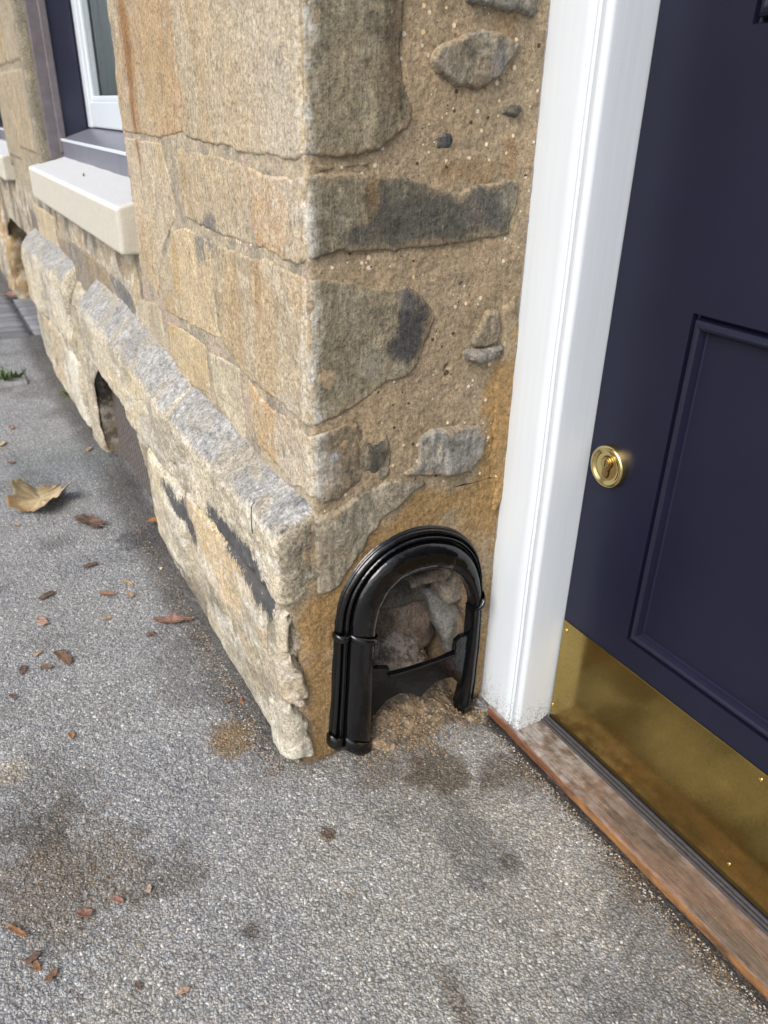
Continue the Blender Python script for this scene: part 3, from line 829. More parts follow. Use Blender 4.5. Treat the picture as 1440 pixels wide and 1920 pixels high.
foot([(-.09, .12), (-.08, .185), (-.02, .20)], [(545, 1232), (572, 1262), (580, 1300), (560, 1322), (535, 1325)], (.50, .42, .34), 73, .006)
foot([(-.03, .21), (-.035, .275)], [(512, 1158), (560, 1160), (552, 1190), (545, 1225), (535, 1235)], (.60, .54, .42), 74, .004)
foot([(.004, .100), (.004, .122)], [(545, 1300), (575, 1306), (572, 1322), (548, 1324)], (.34, .27, .22), 75, .013)

# ---- facade beyond the window edge, with openings for the two windows and the low arch
WX0, WX1, WZ0 = -1.94, -.80, .70
VX0, VX1 = -3.75, -2.79
ARCH = [(-3.55, -.2), (-3.55, .26), (-3.48, .36), (-3.3, .42), (-2.8, .425), (-2.50, .41), (-2.42, .38), (-2.42, -.2)]
def far_cut(s, z):
    return ((s > WX0) & (s < WX1) & (z > WZ0)) | ((s > VX0) & (s < VX1) & (z > .68)) | poly_in(ARCH, s, z) 
def far_h(s, z, P): return wnoise(P, 1.4) - .003
def far_col(P, h, s, z):
    C = facade_col(P, h, (.50, .42, .29), (.42, .36, .26), 21)
    low = sstep(.64, .58, z)
    C2 = mix(plinth_col(P, 8, (.48, .38, .25)), (.20, .18, .16), sstep(.5, .62, fbm(P[:, 0], 0 * z, z * .4, 16, 3, 303)) * .8)
    return C * (1 - low[:, None]) + C2 * low[:, None]
S3 = spacing(-5.6, -.80, lambda v: .008 + .004 * abs(v + .8))
sheet('mortar_face', S3, spacing(ZS, 1.30, lambda v: .009), 0, far_h, far_col, M_ASH, cut=far_cut)
S4 = spacing(-5.6, -2.42, lambda v: .03)
sheet('mortar_face', S4, spacing(-.1, ZS, lambda v: .02), 0, far_h, far_col, M_ASH, cut=far_cut)
# upper wall above what the photograph shows
rough_block('upper_wall', box8(-5.6, .0, .0, .34, 2.05, 2.9), M_ASH, lambda P, D: facade_col(P, 0, seed=2), n=(60, 4, 12), r=.01, amp=(.004, .002))
rough_block('upper_wall', box8(-.80, .0, .0, .34, 1.30, 2.05), M_ASH, lambda P, D: facade_col(P, 0, seed=2), n=(30, 12, 24), r=.01, amp=(.003, .001))
rough_block('upper_wall', box8(VX1, WX0, .0, .34, 1.30, 2.05), M_ASH, lambda P, D: facade_col(P, 0, seed=2), n=(30, 6, 24), r=.01, amp=(.003, .001))
rough_block('upper_wall', box8(-5.6, VX0, .0, .34, 1.30, 2.05), M_ASH, lambda P, D: facade_col(P, 0, seed=2), n=(30, 6, 24), r=.01, amp=(.003, .001))
rough_block('upper_wall', box8(.0, 2.6, .30, .64, 2.16, 2.9), M_ASH, lambda P, D: facade_col(P, 0, seed=2), n=(30, 6, 12), r=.01, amp=(.003, .001))
rough_block('upper_wall', box8(1.12, 2.6, .30, .64, -.05, 2.15), M_ASH, lambda P, D: facade_col(P, 0, seed=2), n=(30, 6, 30), r=.01, amp=(.003, .001))
# window jambs (reveals)
for x0, x1, z0 in ((WX0 - .06, WX0 + .0, .69), (WX1, WX1 + .05, .69), (VX1, VX1 + .05, .67), (VX0 - .06, VX0, .67)):
    rough_block('jamb_stone', box8(x0, x1, -.002 if x0 < -1 else .006, .24, z0, 2.05), M_ASH, lambda P, D: facade_col(P, 0, (.44, .38, .26), (.34, .31, .24), 5) * .92,
                n=(5, 24, 120), r=.008, amp=(.003, .002), seed=6, f=(14, 60))
# large blocks of the pier between the windows
for i, (x0, x1, z0, z1) in enumerate(((-2.33, -1.955, .99, 1.29), (-2.40, -1.955, .74, .985), (-2.78, -2.345, .99, 1.29), (-2.78, -2.41, .70, .985))):
    sp = [(x0, z0, 'S'), (x1, z0, 'S'), (x1, z1, 'S'), (x0, z1, 'S')]
    stone('ashlar_block', sp, (lambda i: lambda P, h: facade_col(P, h, (.52, .43, .29), (.45, .38, .27), 70 + i))(i), M_ASH, .003, .008, .012, res=.008, rough=.8, jag=.003, seed=50 + i)

# ---- deep sides of the low arch, far left
rough_block('arch_side', box8(-3.9, -3.52, -.01, .9, -.1, .50), M_PLINTH, lambda P, D: mix(plinth_col(P, 5, (.42, .29, .14)), (.20, .12, .05), sstep(.48, .62, fbm(P[:, 0], P[:, 1], P[:, 2], 14, 4, 311)) * .8),
            n=(12, 50, 40), r=.03, amp=(.018, .012), seed=8, f=(9, 30), label='brown rough stone inside the low arch at far left')
rough_block('arch_side', box8(-3.7, -2.35, .85, 1.0, -.1, .55), M_PLINTH, lambda P, D: plinth_col(P, 5, (.34, .24, .13)), n=(40, 4, 20), r=.02, amp=(.015, .006), seed=9)
rough_block('arch_side', box8(-3.7, -2.35, .01, .9, .46, .60), M_PLINTH, lambda P, D: plinth_col(P, 5, (.34, .24, .13)), n=(40, 20, 4), r=.02, amp=(.010, .006), seed=10)

# ---- inside of the scraper niche
def niche():
    DEP = .125
    pts = np.array(NICHE); pts[0, 1] = pts[-1, 1] = -.05
    # resample the outline
    seg = np.linalg.norm(np.diff(pts, axis=0), axis=1); t = np.concatenate([[0], np.cumsum(seg)])
    tt = np.linspace(0, t[-1], 150); yy = np.interp(tt, t, pts[:, 0]); zz = np.interp(tt, t, pts[:, 1])
    cy, cz = .17, .15
    D = np.linspace(-.004, DEP + .01, 34)
    a, d = np.meshgrid(np.arange(150), D, indexing='ij'); a, d = a.ravel(), d.ravel()
    Y, Z, X = yy[a], zz[a], -d
    n = (fbm(X, Y, Z, 22, 4, 401) - .5) * .05 + (fbm(X, Y, Z, 80, 3, 402) - .5) * .010
    k = sstep(0, .03, d)
    ry, rz = (Y - cy), (Z - cz); L = np.hypot(ry, rz) + 1e-6
    Y = Y + ry / L * (n + .006) * k; Z = Z + rz / L * (n + .006) * k
    P = np.stack([X, Y, Z], -1)
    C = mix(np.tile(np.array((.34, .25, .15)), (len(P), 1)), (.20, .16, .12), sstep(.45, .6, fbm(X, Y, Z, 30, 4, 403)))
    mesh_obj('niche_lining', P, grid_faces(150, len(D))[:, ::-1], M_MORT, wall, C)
    Yg, Zg = np.meshgrid(np.linspace(.0, .36, 110), np.linspace(-.06, .40, 130), indexing='ij'); Yg, Zg = Yg.ravel(), Zg.ravel()
    n = (fbm(0 * Yg, Yg, Zg, 14, 4, 405) - .5) * .06 + (fbm(0 * Yg, Yg, Zg, 60, 4, 406) - .5) * .014
    P = np.stack([-DEP + n, Yg, Zg], -1)
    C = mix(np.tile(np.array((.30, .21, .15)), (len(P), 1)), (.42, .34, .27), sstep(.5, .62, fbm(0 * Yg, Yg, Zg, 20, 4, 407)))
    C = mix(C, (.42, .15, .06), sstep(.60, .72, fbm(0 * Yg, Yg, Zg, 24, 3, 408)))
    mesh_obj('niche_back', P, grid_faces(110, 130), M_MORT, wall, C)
    def rock(px, py, x, sx, sy, sz, base, seed, lab=None, skew=0., f=(18, 70), amp=(.010, .004), r=.02):
        y, z = onR(px, py, x)
        c = box8(x - sx / 2, x + sx / 2, y - sy / 2, y + sy / 2, z - sz / 2, z + sz / 2)
        c = [(a - (0.25 * (q - z)), b + skew * (q - z), q) for a, b, q in c]
        rough_block('niche_stone', c, M_RET, lambda P, D: mix(mix(np.tile(np.array(base), (len(P), 1)), np.array(base) * .55, sstep(.45, .65, fbm(P[:, 0], P[:, 1], P[:, 2], 30, 4, seed))),
                    (.40, .36, .32), sstep(.60, .7, fbm(P[:, 0], P[:, 1], P[:, 2], 70, 3, seed + 1)) * .5), n=(14, 26, 26), r=r, amp=amp, seed=seed, f=f, label=lab)
    rock(745, 1165, -.115, .06, .13, .10, (.36, .27, .20), 60, 'smooth brownish stone at the back left of the scraper recess', r=.03, amp=(.012, .004))
    rock(848, 1155, -.075, .035, .075, .13, (.36, .35, .32), 61, 'leaning pale grey slab inside the scraper recess', skew=-.30, r=.010, amp=(.006, .003))
    rock(760, 1098, -.115, .05, .13, .05, (.20, .18, .15), 62, r=.015)
    rock(855, 1088, -.060, .05, .08, .05, (.34, .29, .23), 63, r=.012, skew=-.2)
    rock(800, 1072, -.045, .04, .08, .022, (.28, .23, .18), 64, r=.008)
    rock(800, 1150, -.12, .03, .03, .03, (.45, .16, .07), 66, r=.01, amp=(.006, .003))
niche()

def strand(name, label, cat, pts, r, mat):
    bm = bmesh.new(); prev = None
    c = catm(pts, 8)
    for p in c:
        p = Vector(p); ring = [bm.verts.new(p + Vector((r * math.cos(a), r * math.sin(a) * .7, r * math.sin(a)))) for a in np.linspace(0, 2 * math.pi, 6)[:-1]]
        if prev:
            for i in range(5): bm.faces.new((prev[i], prev[(i + 1) % 5], ring[(i + 1) % 5], ring[i]))
        prev = ring
    o = bm_obj(name, bm, mat); tag(o, label, cat); return o
def catm(P, n):
    P = np.array(P, float); out = []
    for i in range(len(P) - 1):
        p0, p1, p2, p3 = P[max(i - 1, 0)], P[i], P[i + 1], P[min(i + 2, len(P) - 1)]
        for t in np.linspace(0, 1, n, endpoint=False):
            out.append(.5 * ((2 * p1) + (-p0 + p2) * t + (2 * p0 - 5 * p1 + 4 * p2 - p3) * t * t + (-p0 + 3 * p1 - 3 * p2 + p3) * t ** 3))
    out.append(P[-1]); return np.array(out)
_e = [hit(478, 940, 1, -.045), hit(472, 950, 1, -.056), hit(471, 972, 1, -.0595), hit(473, 1000, 1, -.0595)]
strand('plinth_crack', 'thin dark crack hooked over the near edge of the grey plinth top', 'crack', _e, .0011, plain('crack_dark', (.03, .028, .025), .9))  # dark tube added to stand for the crack line in the plinth top
_t = [(-1.42, .03, .728), (-1.40, .024, .729), (-1.375, .020, .728), (-1.36, .018, .7285)]
strand('dry_twig', 'small dark twig lying on the cream window sill', 'twig', _t, .002, plain('twig_bark', (.09, .075, .06), .9))

# ------------------------------------------------------------------ AIR VENT in the plinth
vent = empty('air_vent', 'dark perforated iron air vent in the arched opening of the plinth', 'air vent', (-.95, .02, 0))
def vent_build():
    bm = bmesh.new()
    x0, x1, z0, z1, y = -1.337, -.70, -.03, .32, .002
    def bar(a, b, c, d, yy, th):
        vs = [bm.verts.new(p) for p in ((a, yy, c), (b, yy, c), (b, yy, d), (a, yy, d), (a, yy + th, c), (b, yy + th, c), (b, yy + th, d), (a, yy + th, d))]
        for q in ((0, 1, 2, 3), (7, 6, 5, 4), (0, 4, 5, 1), (1, 5, 6, 2), (2, 6, 7, 3), (3, 7, 4, 0)): bm.faces.new([vs[i] for i in q])
    x = x0
    while x < x1: bar(x, x + .013, z0, z1, y, .003); x += .026
    z = z0
    while z < z1: bar(x0, x1, z, z + .0065, y + .0015, .003); z += .014
    o = bm_obj('grille', bm, plain('vent_iron', (.15, .13, .12), .7, grain=.4, gscale=80, bumpd=.0006), vent)
    o['kind'] = 'stuff'
    rough_block('backing', box8(-1.337, -.70, .04, .06, -.05, .33), plain('vent_void', (.012, .012, .012), .9), None, n=(4, 1, 4), r=.004, amp=(0, 0), parent=vent)
vent_build()
rough_block('vent_reveal', box8(-1.38, -1.338, -.036, .05, -.05, .24), M_PLINTH, lambda P, D: plinth_col(P, 6, (.20, .15, .12)) * .7, n=(6, 20, 50), r=.008, amp=(.006, .003), seed=12)
rough_block('vent_reveal', box8(-.74, -.69, -.028, .05, -.05, .20), M_PLINTH, lambda P, D: plinth_col(P, 6, (.40, .33, .25)), n=(6, 16, 30), r=.01, amp=(.006, .003), seed=13)
rough_block('vent_reveal', box8(-1.38, -.70, -.028, .05, .305, .35), M_PLINTH, lambda P, D: plinth_col(P, 6, (.40, .33, .25)), n=(30, 10, 6), r=.01, amp=(.006, .003), seed=14)

# ------------------------------------------------------------------ WINDOWS
def qbox(bm, x0, x1, y0, y1, z0, z1):
    vs = [bm.verts.new(p) for p in ((x0, y0, z0), (x1, y0, z0), (x1, y0, z1), (x0, y0, z1), (x0, y1, z0), (x1, y1, z0), (x1, y1, z1), (x0, y1, z1))]
    fs = [bm.faces.new([vs[i] for i in q]) for q in ((0, 1, 2, 3), (7, 6, 5, 4), (0, 4, 5, 1), (1, 5, 6, 2), (2, 6, 7, 3), (3, 7, 4, 0))]
    return vs
def bevbox(name, dims, mat, root, bev=.003, seg=2):
    bm = bmesh.new(); qbox(bm, *dims)
    bmesh.ops.recalc_face_normals(bm, faces=bm.faces)
    bmesh.ops.bevel(bm, geom=bm.edges[:], offset=bev, segments=seg, affect='EDGES', profile=.5)
    return bm_obj(name, bm, mat, root, smooth=False)
M_GLASS = plain('window_glass', (.02, .025, .025), .04, spec=.8)
M_GLASS.node_tree.nodes['Principled BSDF'].inputs['Transmission Weight'].default_value = 0.0
gm, gnt, gb = mat_new('clear_pane')
gb.inputs['Base Color'].default_value = (.8, .86, .86, 1); gb.inputs['Roughness'].default_value = .02
gb.inputs['Transmission Weight'].default_value = 1.0; gb.inputs['IOR'].default_value = 1.45
M_CURT = plain('pale_curtain', (.75, .78, .77), .9, grain=.3, gscale=14, gs=(1, 1, .05))
M_CURT2 = plain('brown_curtain', (.28, .22, .18), .9, grain=.4, gscale=14, gs=(1, 1, .05))
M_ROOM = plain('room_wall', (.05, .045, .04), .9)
def window(label, sill_label, xa, xb, zs, near=True):
    root = empty('sash_window', label, 'window', ((xa + xb) / 2, 0, zs))
    # painted stone sill
    zt = zs + .0
    res = (120, 16, 24)
    sill = rough_block('window_sill', [(xa - .045, -.033, zt - .087), (xa - .045, -.033, zt), (xa - .045, .10, zt - .087), (xa - .045, .10, zt + .038),
                                (xb + .013, -.033, zt - .087), (xb + .013, -.033, zt), (xb + .013, .10, zt - .087), (xb + .013, .10, zt + .038)],
                M_SILL, lambda P, D: mix(mix(np.tile(np.array((.50, .475, .40)), (len(P), 1)), (.47, .48, .48), sstep(.6, .85, D[:, 2])), (.80, .79, .74),
                np.exp(-((D[:, 2] - .55) / .25) ** 2) * (D[:, 1] < -.2) * .9), n=res, r=.006, amp=(.0015, .0008), parent=root, seed=20)
    sill['label'] = sill_label
    y0 = .028
    for side in (0, 1):
        s = 1 if side == 0 else -1
        x = xa if side == 0 else xb
        def B(name, a, b, c, d, z0, z1, m, bev=.003):
            xs = sorted((x + s * a, x + s * b)); return bevbox(name, (xs[0], xs[1], c, d, z0, z1), m, root, bev)
        B('box_frame', .000, .010, y0, .078, zs + .02, 2.0, M_PURP)
        B('frame_bead', .004, .018, .060, .082, zs + .04, 2.0, M_PURP, .004)
        B('frame_lining', .000, .008, .080, .150, zs + .05, 2.0, M_NAVYW)
        B('box_frame', -.02, .014, .150, .20, zs + .02, 2.0, M_NAVYW)
        B('sash_stile', .012, .062, .152, .190, zs + .11, 2.0, M_WHITE, .004)
        B('glazing_bead', .060, .074, .162, .186, zs + .18, 2.0, M_WHITE, .004)
    # dark sub sill
    bm = bmesh.new()
    vs = qbox(bm, xa + .002, xb - .002, .068, .20, zs + .022, zs + .078)
    for v in bm.verts:
        if v.co.z > zs + .05 and v.co.y > .1: v.co.z = zs + .122
    bmesh.ops.recalc_face_normals(bm, faces=bm.faces)
    bmesh.ops.bevel(bm, geom=bm.edges[:], offset=.004, segments=2, affect='EDGES')
    bm_obj('sub_sill', bm, plain('grey_navy_paint', (.16, .165, .20), .32, grain=.2, gscale=20, bumpd=.0004, bscale=80), root)
    bevbox('worn_edge', (xa + .012, xb - .012, .0655, .071, zs + .0725, zs + .0800), M_WHITE, root, .001)
    bevbox('sash_rail', (xa + .062, xb - .062, .154, .190, zs + .112, zs + .180), M_WHITE, root, .004)
    bevbox('glazing_bead', (xa + .074, xb - .074, .162, .186, zs + .180, zs + .194), M_WHITE, root, .004)
    bm = bmesh.new(); qbox(bm, xa + .06, xb - .06, .170, .174, zs + .17, 2.0); bm_obj('pane', bm, gm, root)
    # curtains
    for (ca, cb, m, amp) in ((xa + .03, xa + .30, M_CURT, .012), (xa + .30, xa + .62, M_CURT2, .018)):
        xs = np.linspace(ca, cb, 90); z2 = np.array([zs + .05, 2.0])
        X, Z = np.meshgrid(xs, z2, indexing='ij'); X, Z = X.ravel(), Z.ravel()
        Y = .205 + amp * np.sin(X * 95 + 1.5 * np.sin(X * 31))
        o = mesh_obj('curtain', np.stack([X, Y, Z], -1), grid_faces(90, 2), m); adopt(o, root)
        so_ = o.modifiers.new('s', 'SOLIDIFY'); so_.thickness = .0015
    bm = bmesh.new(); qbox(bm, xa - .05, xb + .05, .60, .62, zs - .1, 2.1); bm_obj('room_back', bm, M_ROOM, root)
    return root
window('nearer sash window with white sash, navy lining and cream painted sill', 'cream painted stone sill with worn white edge', WX0, WX1, .712)
window('farther sash window cut off by the left edge of the photo', 'tan unpainted looking sill end at far left', VX0, VX1, .700)

# ------------------------------------------------------------------ DOOR FRAME
XF = .098; YD = .365
frame = empty('door_frame', 'white painted timber door frame with rounded bead between stone wall and navy door', 'door frame', (.05, .33, 0))
def extrude_profile(name, prof, z0, z1, mat, root, nz=60, wob=0.0006):
    prof = np.array(prof); Zv = np.linspace(z0, z1, nz)
    V = np.zeros((len(prof), nz, 3)); V[:, :, 0] = prof[:, :1]; V[:, :, 1] = prof[:, 1:]; V[:, :, 2] = Zv
    Vf = V.reshape(-1, 3)
    w = (fbm(Vf[:, 0], Vf[:, 1], Vf[:, 2], 7, 2, 501) - .5) * 2 * wob
    Vf[:, 0] += w; Vf[:, 1] += w
    F = grid_faces(len(prof), nz)
    o = mesh_obj(name, Vf, F, mat); adopt(o, root)
    cap = bmesh.new(); vs = [cap.verts.new((p[0], p[1], z0)) for p in prof] + [cap.verts.new((prof[-1][0], .45, z0)), cap.verts.new((prof[0][0], .45, z0))]
    cap.faces.new(vs)
    bm_obj('end_grain', cap, mat, root)
    return o
def arc(cx, cy, r, a0, a1, n=8):
    return [(cx + r * math.cos(math.radians(a0 + (a1 - a0) * i / n)), cy + r * math.sin(math.radians(a0 + (a1 - a0) * i / n))) for i in range(n + 1)]
prof = [(-.0005, .45), (-.0005, .3035)] + arc(.0015, .303, .002, 180, 270, 4) + [(.030, .3010), (.060, .3010), (.0722, .3010), (.0730, .3020), (.0738, .3032), (.0752, .3032), (.0760, .3018)] \
    + arc(.0790, .3030, .0026, 200, 340, 8) + [(.0820, .3036), (.0828, .3020)] + arc(.0905, .3085, .0075, 235, 360, 12) + [(.0985, .316), (.0990, .340), (XF + .001, YD + .02)]
fj = extrude_profile('jamb', prof, .004, 2.12, M_WHITE, frame, 120, .0010)
prof2 = [(XF + .875 + (XF - a), b) for a, b in prof][::-1]
extrude_profile('jamb', prof2, .004, 2.12, M_WHITE, frame, 10)
bevbox('head', (-.0005, XF + .98, .301, YD + .03, 2.12, 2.20), M_WHITE, frame, .004)
# ragged sealant line along wall
def sealant():
    zs_ = np.arange(.0, 1.25, .0035)
    bm = bmesh.new(); prev = None
    for z in zs_:
        n = float(fbm(np.array([0.]), np.array([0.]), np.array([z]), 60, 3, 520)[0]); w = .0007 + .0045 * max(0, n - .50)
        ring = [bm.verts.new((.0012 + w * .8, .3012, z)), bm.verts.new((.001 + w * .5, .3012 - w, z)), bm.verts.new((-.002, .3012 - w * 1.2, z))]
        if prev:
            for i in range(2): bm.faces.new((prev[i], prev[i + 1], ring[i + 1], ring[i]))
        prev = ring
    bm_obj('sealant_bead', bm, plain('grey_sealant', (.30, .27, .24), .6, grain=.5, gscale=300, bumpd=.001), frame)
sealant()

# ------------------------------------------------------------------ FRONT DOOR
door = empty('front_door', 'navy blue panelled front door with brass kick plate and lock', 'door', (XF + .43, YD, .012))
DX0, DX1, DZ0, DZ1 = XF + .0035, XF + .868, .012, 2.10
def door_build():
    pn = [(.2205, .466, .245, .690), (.2205, .466, .960, 1.36), (.2205, .466, 1.52, 1.95), (.606, .851, .245, .690), (.606, .851, .960, 1.36), (.606, .851, 1.52, 1.95)]
    xs = sorted({DX0, DX1, .2205, .466, .606, .851}); zs = sorted({DZ0, DZ1, .245, .690, .960, 1.36, 1.52, 1.95})
    bm = bmesh.new()
    for i in range(len(xs) - 1):
        for j in range(len(zs) - 1):
            cx, cz = (xs[i] + xs[i + 1]) / 2, (zs[j] + zs[j + 1]) / 2
            if any(a < cx < b and c < cz < d for a, b, c, d in pn): continue
            bm.faces.new([bm.verts.new(p) for p in ((xs[i], YD, zs[j]), (xs[i + 1], YD, zs[j]), (xs[i + 1], YD, zs[j + 1]), (xs[i], YD, zs[j + 1]))])
    for a, b in ((DX0, DX0), (DX1, DX1)):
        bm.faces.new([bm.verts.new(p) for p in ((a, YD, DZ0), (a, YD, DZ1), (a, YD + .045, DZ1), (a, YD + .045, DZ0))])
    bmesh.ops.remove_doubles(bm, verts=bm.verts, dist=1e-5)
    bm_obj('leaf', bm, M_NAVY, door)
    # moulding profile: inset, height above the door face
    pr = [(0, 0), (.0015, -.0075), (.0035, -.0090), (.0050, -.0070), (.0062, .0005), (.0085, .0032), (.0120, .0040), (.0150, .0026), (.0172, -.0025), (.0185, -.0062), (.0205, -.0068)]
    for a, b, c, d in pn:
        bm = bmesh.new(); prev = None; first = None
        for ins, h in pr:
            ring = [bm.verts.new(p) for p in ((a + ins, YD - h, c + ins), (b - ins, YD - h, c + ins), (b - ins, YD - h, d - ins), (a + ins, YD - h, d - ins))]
            if prev:
                for k in range(4): bm.faces.new((prev[k], prev[(k + 1) % 4], ring[(k + 1) % 4], ring[k]))
            prev = ring
        o = bm_obj('moulding', bm, M_NAVY, door)
        bm = bmesh.new()
        i0, h0 = .0205, -.0068
        loops = []
        for ins, h in ((i0, h0), (i0 + .018, h0), (i0 + .030, -.0010), (i0 + .034, -.0005)):
            loops.append([bm.verts.new(p) for p in ((a + ins, YD - h, c + ins), (b - ins, YD - h, c + ins), (b - ins, YD - h, d - ins), (a + ins, YD - h, d - ins))])
        loops = loops[:1]
        bm.verts.ensure_lookup_table()
        for v in list(bm.verts):
            if v not in loops[0]: bm.verts.remove(v)
        bm.faces.new(loops[0])
        bm_obj('panel', bm, M_NAVY, door)
door_build()
# dark rebate gap between frame and leaf
bevbox('edge_strip', (XF - .004, XF + .0042, YD + .004, YD + .04, .0, 2.11), M_BLACK, door, .0005)
# brass kick plate
plate = bevbox('kick_plate', (DX0 + .0015, DX1 - .002, YD - .0018, YD - .0002, .016, .2045), M_BRASSP, door, .0006)
def screw(px, py):
    x, z = onF(px, py, YD - .002)
    bm = bmesh.new()
    bmesh.ops.create_cone(bm, cap_ends=True, segments=20, radius1=.0034, radius2=.0028, depth=.0006, matrix=Matrix.Translation((x, YD - .0024, z)) @ Matrix.Rotation(math.radians(90), 4, 'X'))
    for k in range(2):
        vs = qbox(bm, -.0021, .0021, -.0002, .0002, -.00035, .00035)
        for v in vs: v.co = Matrix.Translation((x, YD - .0028, z)) @ Matrix.Rotation(math.radians(35 + 90 * k), 4, 'Y') @ v.co
    o = bm_obj('screw', bm, M_BRASSP); o.parent = plate; o.matrix_parent_inverse = plate.matrix_basis.inverted()
    o.matrix_parent_inverse = Matrix.Translation(-Vector(door.location)) if False else Matrix.Identity(4)
    return o
for q in ((1062, 1182), (1036, 1320), (1426, 1462), (1366, 1620)): screw(*q)
# brass lock
def lock():
    cx, cz = .1425, .475
    T = Matrix.Translation((cx, YD, cz)) @ Matrix.Rotation(math.radians(90), 4, 'X')
    bm = bmesh.new(); seg = 64
    pr = [(.0285, 0), (.0285, .0085), (.0275, .0108), (.0258, .0116), (.0238, .0116), (.0226, .0104), (.0212, .0100), (.0205, .0092), (.0175, .0090), (.0, .0090)]
    rings = []
    for r, h in pr:
        rings.append([bm.verts.new(T @ Vector((r * math.cos(2 * math.pi * i / seg), r * math.sin(2 * math.pi * i / seg), h))) for i in range(seg)] if r > 0 else [bm.verts.new(T @ Vector((0, 0, h)))])
    for a, b in zip(rings, rings[1:]):
        if len(b) == 1:
            for i in range(seg): bm.faces.new((a[i], a[(i + 1) % seg], b[0]))
        else:
            for i in range(seg): bm.faces.new((a[i], a[(i + 1) % seg], b[(i + 1) % seg], b[i]))
    esc = bm_obj('escutcheon', bm, M_BRASS, door, smooth=True)
    def key_out(r, w, low, n=20, top=.0065):
        pts = []
        a0 = math.asin(min(.99, w / r))
        for i in range(n + 1):
            a = -math.pi / 2 + a0 + (2 * math.pi - 2 * a0) * i / n
            pts.append((r * math.cos(a), top + r * math.sin(a)))
        for i in range(9):
            a = math.pi + math.pi * i / 8
            pts.append((w * math.cos(a), low + w * math.sin(a)))
        return pts
    def slab(name, pts, h0, h1, mat, bev=.0006):
        bm = bmesh.new()
        bot = [bm.verts.new(T @ Vector((p[0], p[1], h0))) for p in pts]; top = [bm.verts.new(T @ Vector((p[0] * .97, p[1] * .985, h1))) for p in pts]
        n = len(pts)
        for i in range(n): bm.faces.new((bot[i], bot[(i + 1) % n], top[(i + 1) % n], top[i]))
        bm.faces.new(top)
        o = bm_obj(name, bm, mat); o.parent = esc; return o
    slab('keyhole_recess', key_out(.0098, .0062, -.0105, top=.0058), .0088, .0094, plain('dark_brass', (.16, .10, .045), .35, metal=1., grain=.3))
    slab('lock_cylinder', key_out(.0086, .0049, -.0105, top=.0058), .0088, .0118, brass_mat('worn_brass', (.52, .38, .18), .2, .4))
    bm = bmesh.new()
    bmesh.ops.create_cone(bm, cap_ends=True, segments=28, radius1=.0064, radius2=.0060, depth=.0016, matrix=T @ Matrix.Translation((0, .0058, .0124)))
    o = bm_obj('key_plug', bm, M_BRASS); o.parent = esc
    bm = bmesh.new(); vs = qbox(bm, -.0008, .0008, -.0044, .0040, .0126, .0136)
    for v in vs: v.co = T @ (v.co + Vector((0, .0058, 0)))
    o = bm_obj('keyway', bm, M_BLACK); o.parent = esc
lock()

# ------------------------------------------------------------------ THRESHOLD
thr = empty('door_threshold', 'dusty hardwood threshold board under the navy door', 'threshold', (.5, .33, -.02))
def threshold():
    x = spacing(.030, 1.08, lambda v: .004); pr = np.array([(.296, -.06), (.296, -.018), (.2962, .0015), (.2975, .0042), (.3005, .0052), (.315, .0054), (.335, .0060), (.352, .0064), (.370, .0066)])
    # finer
    prf = []
    for a, b in zip(pr, pr[1:]):
        for t in np.linspace(0, 1, 5)[:-1]: prf.append(a + (b - a) * t)
    prf.append(pr[-1]); prf = np.array(prf)
    X, J = np.meshgrid(x, np.arange(len(prf)), indexing='ij'); X, J = X.ravel(), J.ravel()
    Y, Z = prf[J, 0].copy(), prf[J, 1].copy()
    Y += (fbm(X, 0 * X, 0 * X, 9, 2, 601) - .5) * .003 * (Z < .004)
    Z += (fbm(X, Y, 0 * X, 40, 2, 603) - .5) * .0006
    front = sstep(.0052, .001, Z)
    C = mix(np.tile(np.array((.17, .11, .08)), (len(X), 1)), (.12, .09, .07), sstep(.4, .6, fbm(X * .2, Y, Z, 60, 3, 605)))
    dust = sstep(.36, .11, X) * .9 + .25 * sstep(.335, .352, Y) + .08
    C = mix(C, (.30, .28, .265), np.clip(dust * sstep(.36, .62, fbm(X, Y, Z, 70, 4, 607, .65)), 0, 1))
    fr = mix(np.tile(np.array((.30, .15, .06)), (len(X), 1)), (.19, .08, .04), sstep(.26, .16, X + .06 * (fbm(X, Y, Z, 30, 3, 609) - .5)))
    fr = mix(fr, (.06, .04, .03), sstep(.62, .7, fbm(X * .3, Y, Z, 60, 4, 611)) * .7)
    fr = mix(fr, (.03, .025, .02), sstep(-.010, -.017, Z))
    C = C * (1 - front[:, None]) + fr * front[:, None]
    o = mesh_obj('board', np.stack([X, Y, Z], -1), grid_faces(len(x), len(prf)), M_WOOD, None, C); adopt(o, thr)
    for k in range(3):
        bevbox('weather_strip', (.094, 1.0, .3500 + .0046 * k, .3538 + .0046 * k, .0050, .0092 + .0024 * k), M_SEAL, thr, .0012)
threshold()
# ragged black strip filling the gap between pavement and threshold
def gap_strip():
    n = 260; x = np.linspace(.035, 1.0, n)
    base = .2955 - .004 - .006 * fbm(x, 0 * x, 0 * x, 18, 3, 621)
    rows = [(.2965 + 0 * x, -.012 + .006 * (fbm(x, 0 * x, 0 * x, 25, 3, 622) - .5)), (base + .001, -.0125 + .006 * (fbm(x, 0 * x, 0 * x, 40, 3, 623) - .3)), (base - .004, -.020 + .008 * (fbm(x, 0 * x, 0 * x, 30, 3, 624) - .3)), (base - .006, -.030 + 0 * x)]
    V = np.stack([np.stack([x, a, b], -1) for a, b in rows], 0).reshape(-1, 3)
    o = mesh_obj('black_strip', V, grid_faces(4, n), M_BLACK, None)
    adopt(o, thr)
gap_strip()

